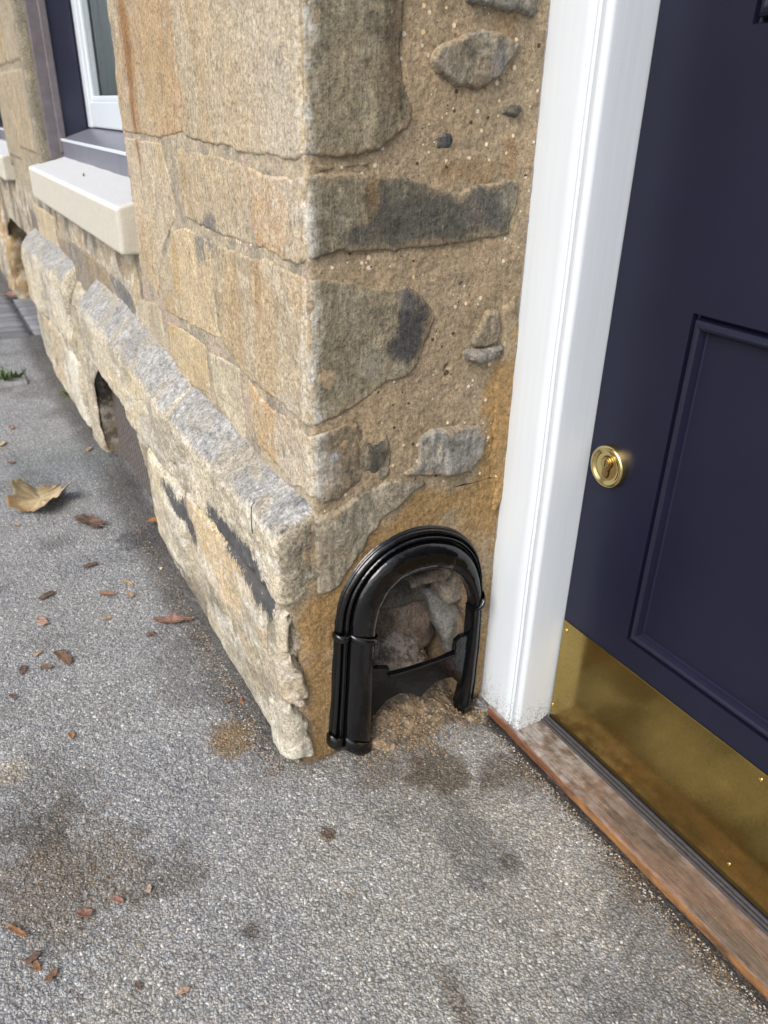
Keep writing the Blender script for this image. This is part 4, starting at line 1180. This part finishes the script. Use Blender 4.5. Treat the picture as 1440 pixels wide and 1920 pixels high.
# ------------------------------------------------------------------ BOOT SCRAPER
scr = empty('boot_scraper', 'glossy black cast iron boot scraper arch with crossbar set in the wall recess', 'boot scraper', (0, .17, 0))
def catmull(P, n):
    P = np.array(P); out = []
    for i in range(len(P) - 1):
        p0, p1, p2, p3 = P[max(i - 1, 0)], P[i], P[i + 1], P[min(i + 2, len(P) - 1)]
        for t in np.linspace(0, 1, n, endpoint=False):
            out.append(.5 * ((2 * p1) + (-p0 + p2) * t + (2 * p0 - 5 * p1 + 4 * p2 - p3) * t * t + (-p0 + 3 * p1 - 3 * p2 + p3) * t ** 3))
    out.append(P[-1]); return np.array(out)
def scraper():
    O = catmull(ring_out, 9); I = catmull(ring_in, 9)
    # (fraction from outer to inner, x offset)
    def pf(kind):
        if kind == 'rib':
            pts = [(-.03, -.006), (-.03, .003)]
            for c, w, hh, nn in ((.060, .075, .0080, 8), (.190, .050, .0095, 7), (.275, .028, .0040, 5)):
                pts += [(c + w * math.cos(t), .003 + hh * math.sin(t)) for t in np.linspace(math.pi, 0, nn)]
            return pts
        a = np.linspace(math.pi, 0, 21)
        return [(.305, -.002)] + [(.65 + .345 * math.copysign(abs(math.cos(t)) ** .8, math.cos(t)), .004 + .0150 * math.sin(t) ** .75) for t in a] + [(1.0, -.006)]
    for kind, name in (('rib', 'outer_rib'), ('main', 'half_round')):
        pr = pf(kind)
        n = len(O); m = len(pr)
        V = np.zeros((n, m, 3))
        for j, (f, x) in enumerate(pr):
            q = O * (1 - f) + I * f
            V[:, j, 0] = x; V[:, j, 1] = q[:, 0]; V[:, j, 2] = q[:, 1]
        if kind == 'rib':
            for i in range(20, 76):
                if i % 2 == 0: V[i, 11:16, 0] += .0010
        V = V.reshape(-1, 3)
        V[:, 0] += (fbm(V[:, 0], V[:, 1], V[:, 2], 60, 2, 631) - .5) * .0016
        F = grid_faces(n, m)
        # end caps
        o = mesh_obj(name, V, F, M_IRON); adopt(o, scr)
        bm = bmesh.new(); bm.from_mesh(o.data); bm.verts.ensure_lookup_table()
        bm.faces.new([bm.verts[(n - 1) * m + j] for j in range(m)]); bm.faces.new([bm.verts[j] for j in range(m)][::-1])
        bmesh.ops.recalc_face_normals(bm, faces=bm.faces)
        bm.to_mesh(o.data); bm.free()
        for p in o.data.polygons: p.use_smooth = True
    # collars: bands over the same section
    def collar(name, i0, i1, grow, parts=((-.06, .27, .004, .0115), (.30, 1.04, .005, .0165))):
        for (fa, fb, xb, xr) in parts:
            a = np.linspace(math.pi, 0, 15); fm, fw = (fa + fb) / 2, (fb - fa) / 2
            rows = []
            for k, (t, g) in enumerate(((0, 0), (.12, 1), (.5, 1.25), (.88, 1), (1, 0))):
                ii = i0 + (i1 - i0) * t
                lo = int(ii); w = ii - lo; lo2 = min(lo + 1, len(O) - 1)
                o_ = O[lo] * (1 - w) + O[lo2] * w; i_ = I[lo] * (1 - w) + I[lo2] * w
                row = [(-.006, *(o_ * (1 - fa) + i_ * fa))]
                for t2 in a:
                    f = fm + (fw + .02 * g) * math.cos(t2); q = o_ * (1 - f) + i_ * f
                    row.append((xb + (xr + grow * g) * math.sin(t2), q[0], q[1]))
                row.append((-.006, *(o_ * (1 - fb) + i_ * fb)))
                rows.append(row)
            V = np.array(rows); F = grid_faces(len(rows), len(rows[0]))
            o = mesh_obj(name, V.reshape(-1, 3), F, M_IRON); adopt(o, scr)
    collar('foot_collar', 0, 2.6, .0035)
    collar('collar', 17.2, 18.6, .0035)
    collar('collar', 110.5, 113.5, .0030, parts=((-.12, 1.12, .005, .017),))
    # rounded tip of the right leg
    q = O[-1] * .35 + I[-1] * .65
    bm = bmesh.new(); bmesh.ops.create_uvsphere(bm, u_segments=20, v_segments=12, radius=1.)
    hw = np.linalg.norm(O[-1] - I[-1]) * .5; c_ = (O[-1] + I[-1]) / 2
    for v in bm.verts: v.co = Vector((v.co.x * .015 + .002, c_[0] + v.co.y * hw * 1.05, c_[1] + .002 + v.co.z * .024))
    bm_obj('leg_tip', bm, M_IRON, scr, True)
    # blade
    top = [(690, 1252), (708, 1250), (728, 1250), (731, 1262), (760, 1255), (820, 1236), (850, 1222), (852, 1202), (862, 1192), (886, 1184)]
    bot = [(886, 1262), (876, 1276), (864, 1290), (858, 1278), (845, 1268), (828, 1271), (806, 1284), (786, 1306), (770, 1298), (748, 1298), (722, 1312), (704, 1334), (690, 1350)]
    pts = [onR(*p, .004) for p in top + bot]
    bm = bmesh.new()
    f0 = [bm.verts.new((.008, a, b)) for a, b in pts]; f1 = [bm.verts.new((-.002, a, b)) for a, b in pts]
    n = len(pts)
    bm.faces.new(f0); bm.faces.new(f1[::-1])
    for i in range(n): bm.faces.new((f0[i], f1[i], f1[(i + 1) % n], f0[(i + 1) % n]))
    bmesh.ops.recalc_face_normals(bm, faces=bm.faces)
    bmesh.ops.bevel(bm, geom=[e for e in bm.edges if abs(e.verts[0].co.x - e.verts[1].co.x) < 1e-6], offset=.0014, segments=2, affect='EDGES')
    bmesh.ops.triangulate(bm, faces=bm.faces[:])
    bm_obj('scraper_blade', bm, M_IRON, scr)
    # stiffening lip along the top of the blade
    lt = catmull([(.011, *onR(*p, .008)) for p in ((728, 1266), (760, 1258), (820, 1238), (852, 1226))], 8)
    bm = bmesh.new(); prev = None
    for p in lt:
        ring = [bm.verts.new((p[0] + .0022 * math.cos(a), p[1], p[2] + .0022 * math.sin(a))) for a in np.linspace(0, 2 * math.pi, 9)[:-1]]
        if prev:
            for i in range(8): bm.faces.new((prev[i], prev[(i + 1) % 8], ring[(i + 1) % 8], ring[i]))
        prev = ring
    bm_obj('blade_lip', bm, M_IRON, scr, True)
scraper()

# ------------------------------------------------------------------ GROUND
def ground_z(x, y):
    z = -.013 * sstep(.02, .25, y) * sstep(-.02, .10, x)
    z = z + .010 * np.exp(-(((x - .03) / .035) ** 2 + ((y - .19) / .07) ** 2)) * 1.4       # sweepings at the recess
    z = z - .022 * np.exp(-((x - .01) / .045) ** 2 - ((y - .272) / .035) ** 2)
    z = z + .006 * np.exp(-((y + .03) / .03) ** 2) * sstep(-.02, -.08, x) * (.3 + fbm(x, y, 0 * x, 9, 3, 701))
    z = z + (fbm(x, y, 0 * x, 3, 2, 703) - .5) * .010 * sstep(.0, .5, np.hypot(x - .1, y - .1))
    return z
def asphalt():
    def sp_x():
        a = spacing(-.62, .64, lambda v: .0021)
        left = [-.62]; st = .0022
        while left[-1] > -400: st *= 1.013 if left[-1] > -3 else 1.25; left.append(left[-1] - st)
        right = [.64]; st = .0022
        while right[-1] < 400: st *= 1.06 if right[-1] < 3 else 1.3; right.append(right[-1] + st)
        return np.array(left[1:][::-1] + list(a) + right[1:])
    def sp_y():
        a = spacing(-.52, .31, lambda v: .0021)
        lo = [-.52]; st = .0022
        while lo[-1] > -400: st *= 1.06 if lo[-1] > -3 else 1.3; lo.append(lo[-1] - st)
        hi = [.31]; st = .006
        while hi[-1] < 400: st *= 1.3; hi.append(hi[-1] + st)
        return np.array(lo[1:][::-1] + list(a) + hi[1:])
    X, Y = sp_x(), sp_y()
    x, y = np.meshgrid(X, Y, indexing='ij'); x, y = x.ravel(), y.ravel()
    z = ground_z(x, y)
    near = np.exp(-np.hypot(x, y + .1) / 2.2)
    n1 = vnoise(x * 270, y * 270, 0 * x, 711); n2 = vnoise(x * 150, y * 150, 0 * x + 3.3, 712)
    patch = sstep(-.04, .04, (x + .75 * y) + .10 + .10 * (fbm(x, y, 0 * x, 9, 3, 713) - .5))      # finer, smoother relaid patch in front of the corner
    coarse = 1 - patch
    z = z + near * ((n1 - .5) * .0020 + (n2 - .5) * .0016) * (.65 + .7 * coarse)
    C = np.tile(np.array((.375, .365, .33)), (len(x), 1))
    C = mix(C, (.335, .34, .335), coarse * .9)
    C = mix(C, (.31, .315, .32), sstep(.5, .66, fbm(x, y, 0 * x, 5, 4, 715)) * .6)
    C = mix(C, (.16, .155, .145), sstep(.54, .68, fbm(x, y, 0 * x, 8, 4, 717)) * .55)
    # darker, mossy strip at the foot of the facade
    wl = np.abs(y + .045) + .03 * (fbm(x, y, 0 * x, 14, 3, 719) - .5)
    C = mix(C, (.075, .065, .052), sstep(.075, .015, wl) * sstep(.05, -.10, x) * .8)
    def spot(px, py, r, col, k, st=(1, 1), f=40):
        cx, cy = onG(px, py)
        d = np.hypot((x - cx) / (r * st[0]), (y - cy) / (r * st[1])) + (fbm(x, y, 0 * x, f, 4, 721) - .5) * 1.1
        return mix(C, col, k * sstep(1.0, .45, d))
    C = spot(160, 1640, .12, (.17, .145, .11), .62)
    C = spot(80, 1555, .06, (.10, .085, .065), .7)
    C = spot(60, 1660, .07, (.19, .15, .11), .4)
    C = spot(430, 1385, .045, (.22, .155, .075), .8)
    C = spot(330, 1640, .05, (.11, .095, .07), .5)
    C = spot(615, 1562, .014, (.12, .075, .045), .9)
    C = spot(475, 1745, .014, (.10, .085, .06), .8)
    C = spot(20, 1445, .035, (.42, .38, .30), .7)
    C = spot(320, 1700, .02, (.42, .41, .38), .7)
    C = spot(830, 1450, .07, (.11, .085, .055), .8)
    C = spot(700, 1440, .06, (.14, .115, .085), .6)
    C = spot(940, 1440, .06, (.10, .085, .06), .7)
    C = spot(780, 1360, .06, (.20, .145, .08), .9)
    C = spot(190, 1060, .10, (.25, .26, .27), .35)
    C = spot(120, 870, .2, (.20, .23, .23), .5)
    C = spot(260, 1010, .06, (.06, .055, .05), .6)
    C = spot(860, 1870, .03, (.10, .075, .045), .6, (1.6, .6))
    C = spot(960, 1610, .02, (.10, .09, .07), .6)
    # dark dirt along the threshold
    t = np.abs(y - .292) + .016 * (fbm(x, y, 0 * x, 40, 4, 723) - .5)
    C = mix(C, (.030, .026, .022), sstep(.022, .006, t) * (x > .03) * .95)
    t2 = np.abs(y - .275) + .03 * (fbm(x, y, 0 * x, 25, 4, 725) - .5)
    C = mix(C, (.125, .085, .045), sstep(.03, .008, t2) * (x > .1) * .55 * sstep(.4, .6, fbm(x, y, 0 * x, 18, 3, 727)))
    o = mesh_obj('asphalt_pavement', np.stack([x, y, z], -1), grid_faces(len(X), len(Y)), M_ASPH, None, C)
    o['kind'] = 'structure'
asphalt()

# debris heap at the recess
def heap_z(X, Y):
    b = sstep(.06, .12, Y) * sstep(.275, .20, Y)
    return -.024 + (.045 * sstep(.080, .0, X) + .105 * sstep(.01, -.11, X)) * (.25 + .75 * b) + (fbm(X, Y, 0 * X, 28, 3, 730) - .5) * .026 * sstep(.06, .0, X)
def heap():
    X, Y = np.meshgrid(np.linspace(-.14, .085, 130), np.linspace(.045, .305, 150), indexing='ij'); X, Y = X.ravel(), Y.ravel()
    z = heap_z(X, Y) + (fbm(X, Y, 0 * X, 90, 3, 731, .7) - .5) * .012 + (fbm(X, Y, 0 * X, 300, 2, 733, .7) - .5) * .006
    C = mix(np.tile(np.array((.20, .14, .08)), (len(X), 1)), (.085, .07, .05), sstep(.45, .6, fbm(X, Y, z, 45, 4, 735, .65)))
    ash = mix(np.tile(np.array((.34, .29, .25)), (len(X), 1)), (.11, .095, .08), sstep(.45, .6, fbm(X, Y, z, 60, 4, 736, .65)))
    k = sstep(-.015, -.05, X)[:, None]
    C = C * (1 - k) + ash * k
    C = mix(C, (.44, .36, .25), sstep(.58, .68, fbm(X, Y, z, 150, 3, 737, .7)) * .7)
    o = mesh_obj('sweepings', np.stack([X, Y, z], -1), grid_faces(130, 150), M_GRIT, None, C)
    tag(o, 'brown gritty sweepings heaped under the boot scraper', 'dirt', kind='stuff')
heap()

# loose grit
def grit():
    R = np.random.RandomState(5)
    base = np.array([(1, 0, 0), (-1, 0, 0), (0, 1, 0), (0, -1, 0), (0, 0, 1), (0, 0, -1)], float)
    f8 = np.array([(0, 2, 4), (2, 1, 4), (1, 3, 4), (3, 0, 4), (2, 0, 5), (1, 2, 5), (3, 1, 5), (0, 3, 5)])
    xs, ys, ss, cs = [], [], [], []
    def put(x, y, s, pal):
        xs.append(x); ys.append(y); ss.append(s); cs.append(pal[R.randint(len(pal))])
    brown = [(.20, .13, .07), (.28, .20, .11), (.10, .075, .05), (.34, .27, .18)]
    grey = [(.30, .31, .32), (.42, .42, .41), (.20, .21, .22), (.55, .55, .53), (.13, .13, .13)]
    for i in range(1500):   # along the threshold
        x = R.uniform(.08, .62); put(x, .287 - abs(R.normal(0, .014)), R.uniform(.0006, .0020), brown + grey[:2] + [(.03, .03, .03)] * 2)
    for i in range(2600): put(R.uniform(-.10, .02) if i % 3 else abs(R.normal(0, .045)), R.uniform(.06, .30), R.uniform(.0006, .0026), brown)
    for i in range(1600):
        x = -abs(R.exponential(.6)); put(x, -.055 - abs(R.normal(0, .02)), R.uniform(.0007, .0022), brown + grey[:2])
    for i in range(3800):
        px, py = R.uniform(0, 700), R.uniform(1050, 1915)
        x, y = onG(px, py)
        put(x, y, R.uniform(.0006, .0017), grey)
    for i in range(900):
        cx, cy = onG(150, 1640); put(cx + R.normal(0, .07), cy + R.normal(0, .05), R.uniform(.0007, .0018), brown)
    for i in range(350):
        cx, cy = onG(430, 1385); put(cx + R.normal(0, .02), cy + R.normal(0, .016), R.uniform(.0007, .0017), [(.32, .20, .09), (.25, .17, .08)])
    for i in range(500):
        px, py = R.uniform(1120, 1440), R.uniform(1560, 1915)
        x, y = onG(px, py)
        if y < .285: put(x, y, R.uniform(.0006, .0016), grey)
    x, y, s = np.array(xs), np.array(ys), np.array(ss); n = len(x)
    keep = ~((x < -.0) & ((y > -.055) & (y < .05))) & ~((x < -.12) & (y > -.055)); keep &= ~((y > .29))
    x, y, s, cc = x[keep], y[keep], s[keep], np.array(cs)[keep]; n = len(x)
    z = ground_z(x, y) + s * .45
    z = np.where((x < .08) & (y > .05), np.maximum(z, heap_z(x, y) + s * .5), z)
    V = base[None] * s[:, None, None] * R.uniform(.6, 1.25, (n, 6, 1)) * np.array((1, 1, .75))
    a = R.uniform(0, 6.28, n); ca, sa = np.cos(a)[:, None], np.sin(a)[:, None]
    Vx = V[:, :, 0] * ca - V[:, :, 1] * sa; Vy = V[:, :, 0] * sa + V[:, :, 1] * ca
    V = np.stack([Vx + x[:, None], Vy + y[:, None], V[:, :, 2] + z[:, None]], -1).reshape(-1, 3)
    F = (f8[None] + (np.arange(n) * 6)[:, None, None]).reshape(-1, 3)
    o = mesh_obj('loose_grit', V, F, M_GRIT, None, np.repeat(cc, 6, 0), smooth=False)
    tag(o, 'loose grit and crumbs scattered over the pavement', 'grit', kind='stuff')
grit()

# ------------------------------------------------------------------ far paving and drain cover
setts = bpy.data.objects.new('sett_paving', None); COL.objects.link(setts); setts.location = (-3.2, -.1, 0); setts['kind'] = 'structure'
def sett_rows():
    i = 0
    x = -3.74
    while x < -2.78:
        y = -.70 + (.0 if True else 0)
        off = 0
        y = -.84
        while y < .55:
            L = .20
            yc = y
            if not (x > -2.66 and y > -.08):
                rough_block('sett', box8(x + .004, x + .092, yc + .004, yc + L - .004, -.05, .012 + .003 * math.sin(i * 2.3)), M_SLAB,
                            (lambda i: lambda P, D: np.tile(np.array((.20, .205, .215)) * (.75 + .5 * ((i * 37) % 11) / 11), (len(P), 1)) * (.8 + .4 * fbm(P[:, 0], P[:, 1], P[:, 2], 40, 3, 801))[:, None])(i),
                            n=(3, 5, 2), r=.008, amp=(.002, .001), parent=setts, seed=i % 9)
            y += L; i += 1
        x += .097
sett_rows()
cov = rough_block('drain_cover', box8(-2.30, -2.10, -.36, -.145, -.03, .012), M_SLAB,
                  lambda P, D: mix(np.tile(np.array((.26, .265, .27)), (len(P), 1)), (.10, .10, .10), ((np.abs((P[:, 1] * 28) % 1 - .5) < .06)) * .6) * (.8 + .4 * fbm(P[:, 0], P[:, 1], P[:, 2], 50, 3, 803))[:, None],
                  n=(14, 60, 3), r=.006, amp=(.002, .001), parent=None, seed=3)
tag(cov, 'small grey stone drain cover set in the asphalt at far left', 'drain cover')

# ------------------------------------------------------------------ weeds
def weed(name, label, px, py, n, h, seed, spread=.03, loc=None):
    R = random.Random(seed)
    x0, y0 = onG(px, py) if loc is None else loc
    root = empty(name, label, 'weed', (x0, y0, .0))
    bmL = bmesh.new(); bmS = bmesh.new()
    hub = bmS.verts.new((x0, y0, 0.001))
    cl = bmL.verts.layers.float_color.new('Col')
    for i in range(n):
        a = R.uniform(0, 6.28); ln = h * R.uniform(.5, 1.2); lean = R.uniform(.3, 1.1)
        bx, by = x0 + R.gauss(0, spread * .4), y0 + R.gauss(0, spread * .4)
        d = Vector((math.cos(a) * lean, math.sin(a) * lean, 1)).normalized()
        tip = Vector((bx, by, .005)) + d * ln
        side = d.cross(Vector((0, 0, 1))).normalized() * .0012
        s0 = [hub, bmS.verts.new(Vector((bx, by, .002)) - side * 2), bmS.verts.new(tip)]
        bmS.faces.new(s0)
        for k in range(3):
            t = .4 + .3 * k; c = Vector((bx, by, .005)) + d * ln * t
            b = a + R.uniform(-1.6, 1.6); w = ln * R.uniform(.16, .30)
            u = Vector((math.cos(b), math.sin(b), R.uniform(-.1, .5))).normalized(); v = u.cross(Vector((0, 0, 1))).normalized()
            pts = [c, c + u * w * .5 + v * w * .32, c + u * w * 1.1 + Vector((0, 0, -w * .15)), c + u * w * .5 - v * w * .32]
            vs = [bmL.verts.new(p) for p in pts]
            g = R.uniform(.7, 1.3)
            for q in vs: q[cl] = (.085 * g, .17 * g, .035 * g, 1)
            bmL.faces.new(vs)
    bm_obj('foliage', bmL, M_PLANT, root)
    bm_obj('stem', bmS, plain('stem_green', (.10, .13, .05), .6), root)
weed('weed_sprout', 'small green weed sprouting over the drain cover', 18, 716, 16, .055, 1, .07)
weed('weed_sprout', 'tiny dark weed at the foot of the plinth beyond the vent', 138, 742, 10, .05, 2, .05)

# ------------------------------------------------------------------ leaves
def leaf(name, label, px, py, size, rot, kind, col, seed, group=None, curl=.5, aspect=1., z0=.004, cat='leaf'):
    R = np.random.RandomState(seed)
    cx, cy = onG(px, py)
    nr, na = (14, 64) if size > .03 else (7, 28)
    r, a = np.meshgrid(np.linspace(0, 1, nr), np.linspace(0, 2 * math.pi, na, endpoint=False), indexing='ij')
    if kind == 'lobed':
        R0 = .62 + .30 * np.abs(np.cos(2.5 * a)) ** 1.3 + .10 * np.abs(np.cos(8.5 * a))
    else:
        R0 = .75 + .22 * np.cos(2 * a) + .10 * np.sin(5 * a + seed) + .07 * np.sin(9 * a + 2 * seed) + .05 * np.sin(17 * a)
    x = r * R0 * np.cos(a) * size; y = r * R0 * np.sin(a) * size * aspect
    x, y = x.ravel(), y.ravel()
    k = curl / size
    th = np.clip(k * y * 1.1, -1.5, 1.5)
    z = np.abs(y) * np.abs(np.sin(th)) * .8 + size * .16 * (fbm(x, y, 0 * x + seed, 1.2 / size, 3, seed) - .3) * 2 + size * .05 * np.abs(np.sin(np.arctan2(y, x) * 5)) * r.ravel()
    y = y * (1 - .30 * np.abs(np.sin(th)))
    z = np.maximum(z, -.001)
    c, s = math.cos(rot), math.sin(rot)
    V = np.stack([x * c - y * s, x * s + y * c, z], -1)
    F = []
    for i in range(nr - 1):
        for j in range(na):
            F.append((i * na + j, (i + 1) * na + j, (i + 1) * na + (j + 1) % na, i * na + (j + 1) % na))
    C = np.tile(np.array(col), (len(V), 1))
    C = mix(C, np.array(col) * .5, sstep(.4, .65, fbm(x, y, 0 * x, 2.2 / size, 3, seed + 2)) * .8)
    if kind == 'lobed':
        vn = np.abs(((a.ravel() * 2.5 / math.pi) % 1) - .0); vn = np.minimum(vn, 1 - vn); C = mix(C, (.62, .50, .30), np.exp(-(vn * r.ravel() / .02) ** 2) * .8)
        z += size * .03 * np.cos(a.ravel() * 5) * r.ravel(); V[:, 2] = z
    if kind == 'lobed': C = mix(C, (.30, .16, .06), sstep(.55, 1., r.ravel()) * sstep(.4, .6, fbm(x, y, 0 * x, 1. / size, 3, seed + 4)) * .8)
    C = mix(C, np.array(col) * 1.25, np.exp(-(y / (size * .03)) ** 2) * .6)
    gz = float(ground_z(np.array([cx]), np.array([cy]))[0])
    big = size > .02
    if big:
        root = empty(name, label, cat, (cx, cy, gz + z0), group)
        o = mesh_obj('blade', V, np.array(F), M_LEAF, root, C)
        # stalk
        bm = bmesh.new(); prev = None
        for t in np.linspace(0, 1, 9):
            p = Vector((size * (.55 + .65 * t), size * .12 * math.sin(2.4 * t + seed), .003 + size * .06 * t)); p = Vector((p.x * c - p.y * s, p.x * s + p.y * c, p.z))
            rr = .0011 * (1.2 - .4 * t) * min(1, size / .04)
            ring = [bm.verts.new(p + Vector((0, rr * math.cos(q), rr * math.sin(q)))) for q in np.linspace(0, 2 * math.pi, 6)[:-1]]
            if prev:
                for i in range(5): bm.faces.new((prev[i], prev[(i + 1) % 5], ring[(i + 1) % 5], ring[i]))
            prev = ring
        so2 = bm_obj('stalk', bm, plain('leaf_stalk', (.16, .13, .09), .7)); so2.parent = root
    else:
        o = mesh_obj(name, V, np.array(F), M_LEAF, None, C); o.location = (cx, cy, gz + z0)
        tag(o, label, cat, group); root = o
    md = o.modifiers.new('solidify', 'SOLIDIFY'); md.thickness = .0005
    return root
TANL = (.52, .41, .23); BRN = (.15, .088, .058); BRN2 = (.20, .115, .072); PAL = (.42, .29, .17)
leaf('fallen_leaf', 'big tan lobed leaf curled on the asphalt at left', 78, 945, .088, 2.6, 'lobed', TANL, 3, curl=.55, z0=.004)
leaf('fallen_leaf', 'crumpled dark brown leaf right of the big tan one', 168, 984, .046, .5, 'oval', BRN, 5, curl=.5, aspect=.8)
leaf('fallen_leaf', 'rolled reddish brown leaf near the wall foot', 322, 1170, .036, 1.15, 'oval', (.24, .12, .075), 7, curl=1.0, aspect=.55, z0=.005)
leaf('fallen_leaf', 'torn brown leaf below the pale round one', 120, 1235, .026, .3, 'oval', BRN2, 9, curl=.4, aspect=.7)
leaf('fallen_leaf', 'pale pinkish brown round leaf lying flat', 79, 1167, .019, .2, 'oval', (.48, .31, .22), 11, curl=.15, aspect=.8)
leaf('fallen_leaf', 'bright russet scrap of leaf in the middle left', 200, 1116, .018, .9, 'oval', (.28, .14, .08), 13, curl=.8, aspect=.7)
leaf('fallen_leaf', 'slim buff leaf scrap above the russet one', 240, 1095, .017, .45, 'oval', PAL, 15, curl=.4, aspect=.4)
leaf('fallen_leaf', 'russet leaf scrap on the lower left asphalt', 160, 1715, .011, .9, 'oval', (.24, .12, .08), 17, curl=.5)
leaf('fallen_leaf', 'orange brown crumbled leaf near the bottom left corner', 33, 1750, .017, .6, 'oval', (.28, .14, .06), 19, curl=.5, aspect=.4)
leaf('fallen_leaf', 'small amber seed husk on the left asphalt', 135, 1382, .008, 0, 'oval', (.32, .17, .06), 21, curl=.5)
leaf('fallen_leaf', 'orange leaf caught against the plinth foot', 293, 990, .02, .9, 'oval', (.40, .16, .04), 23, curl=.5, z0=.012)
leaf('fallen_leaf', 'tiny leaf on the far grey setts', 18, 563, .04, .4, 'oval', (.34, .15, .07), 25, curl=.5, z0=.022)
SCRAP = ['orange tinted leaf scrap on the asphalt below the drain cover', 'small brown leaf scrap below the orange tinted one at far left', 'buff leaf scrap cut by the left edge of the photo', 'tiny pale crumb of leaf just under the big tan leaf', 'dark brown leaf scrap left of the bright russet scrap', 'thin pale scrap just below the slim buff leaf', 'tiny scrap beside the rolled reddish leaf near the wall foot', 'dark scrap left of the torn brown leaf, lower one', 'reddish scrap touching the left of the torn brown leaf', 'pale crumb above and left of the torn brown leaf', 'dark speck of leaf at left below the torn brown leaf', 'left one of two scraps near the sandy stain by the corner', 'right one of two scraps near the sandy stain by the corner', 'buff crumb right of the pale round leaf', 'pale crumb near the dark foot of the vent', 'small reddish sliver right of the lower left russet scrap', 'brown scrap under the orange brown crumbled leaf at bottom left', 'thin brown sliver lowest under the crumbled leaf at bottom left', 'peach coloured scrap near the bottom edge left of the middle', 'pale pinkish speck at the edge of the brown stain', 'pale crumb alone on the grey asphalt in front of the corner', 'brown crumb at the bottom left, right of the slivers', 'dark crumb near the bottom between the slivers and the peach scrap', 'flat brown scrap above the bright russet leaf scrap', 'white grit like fleck of leaf close to the plinth foot']
G = 'small leaf scraps scattered on the asphalt'
for i, (px, py, s, col) in enumerate(((22, 803, .016, (.36, .2, .11)), (22, 870, .012, BRN2), (5, 835, .018, (.52, .40, .22)), (32, 988, .010, PAL), (88, 1118, .018, BRN), (245, 1117, .011, PAL),
                                      (282, 1192, .009, BRN2), (43, 1257, .012, BRN), (88, 1252, .012, BRN2), (72, 1226, .009, PAL), (25, 1308, .009, BRN), (430, 1318, .007, BRN2), (452, 1318, .007, (.3, .12, .06)),
                                      (200, 1160, .010, PAL), (168, 845, .014, PAL), (222, 1688, .008, (.30, .14, .10)), (62, 1800, .010, BRN), (70, 1815, .008, (.25, .13, .06)), (345, 1862, .007, (.46, .30, .19)),
                                      (280, 1668, .006, (.45, .33, .25)), (658, 1675, .005, (.5, .42, .33)), (98, 1832, .009, (.22, .12, .06)), (260, 1852, .006, BRN), (170, 1062, .016, BRN), (302, 1068, .006, (.7, .68, .6)))):
    leaf('leaf_scrap', SCRAP[i], px, py, s, i * 1.3, 'oval', col, 30 + i, group=G, curl=.35, aspect=.85, cat='leaf scrap', z0=.003)
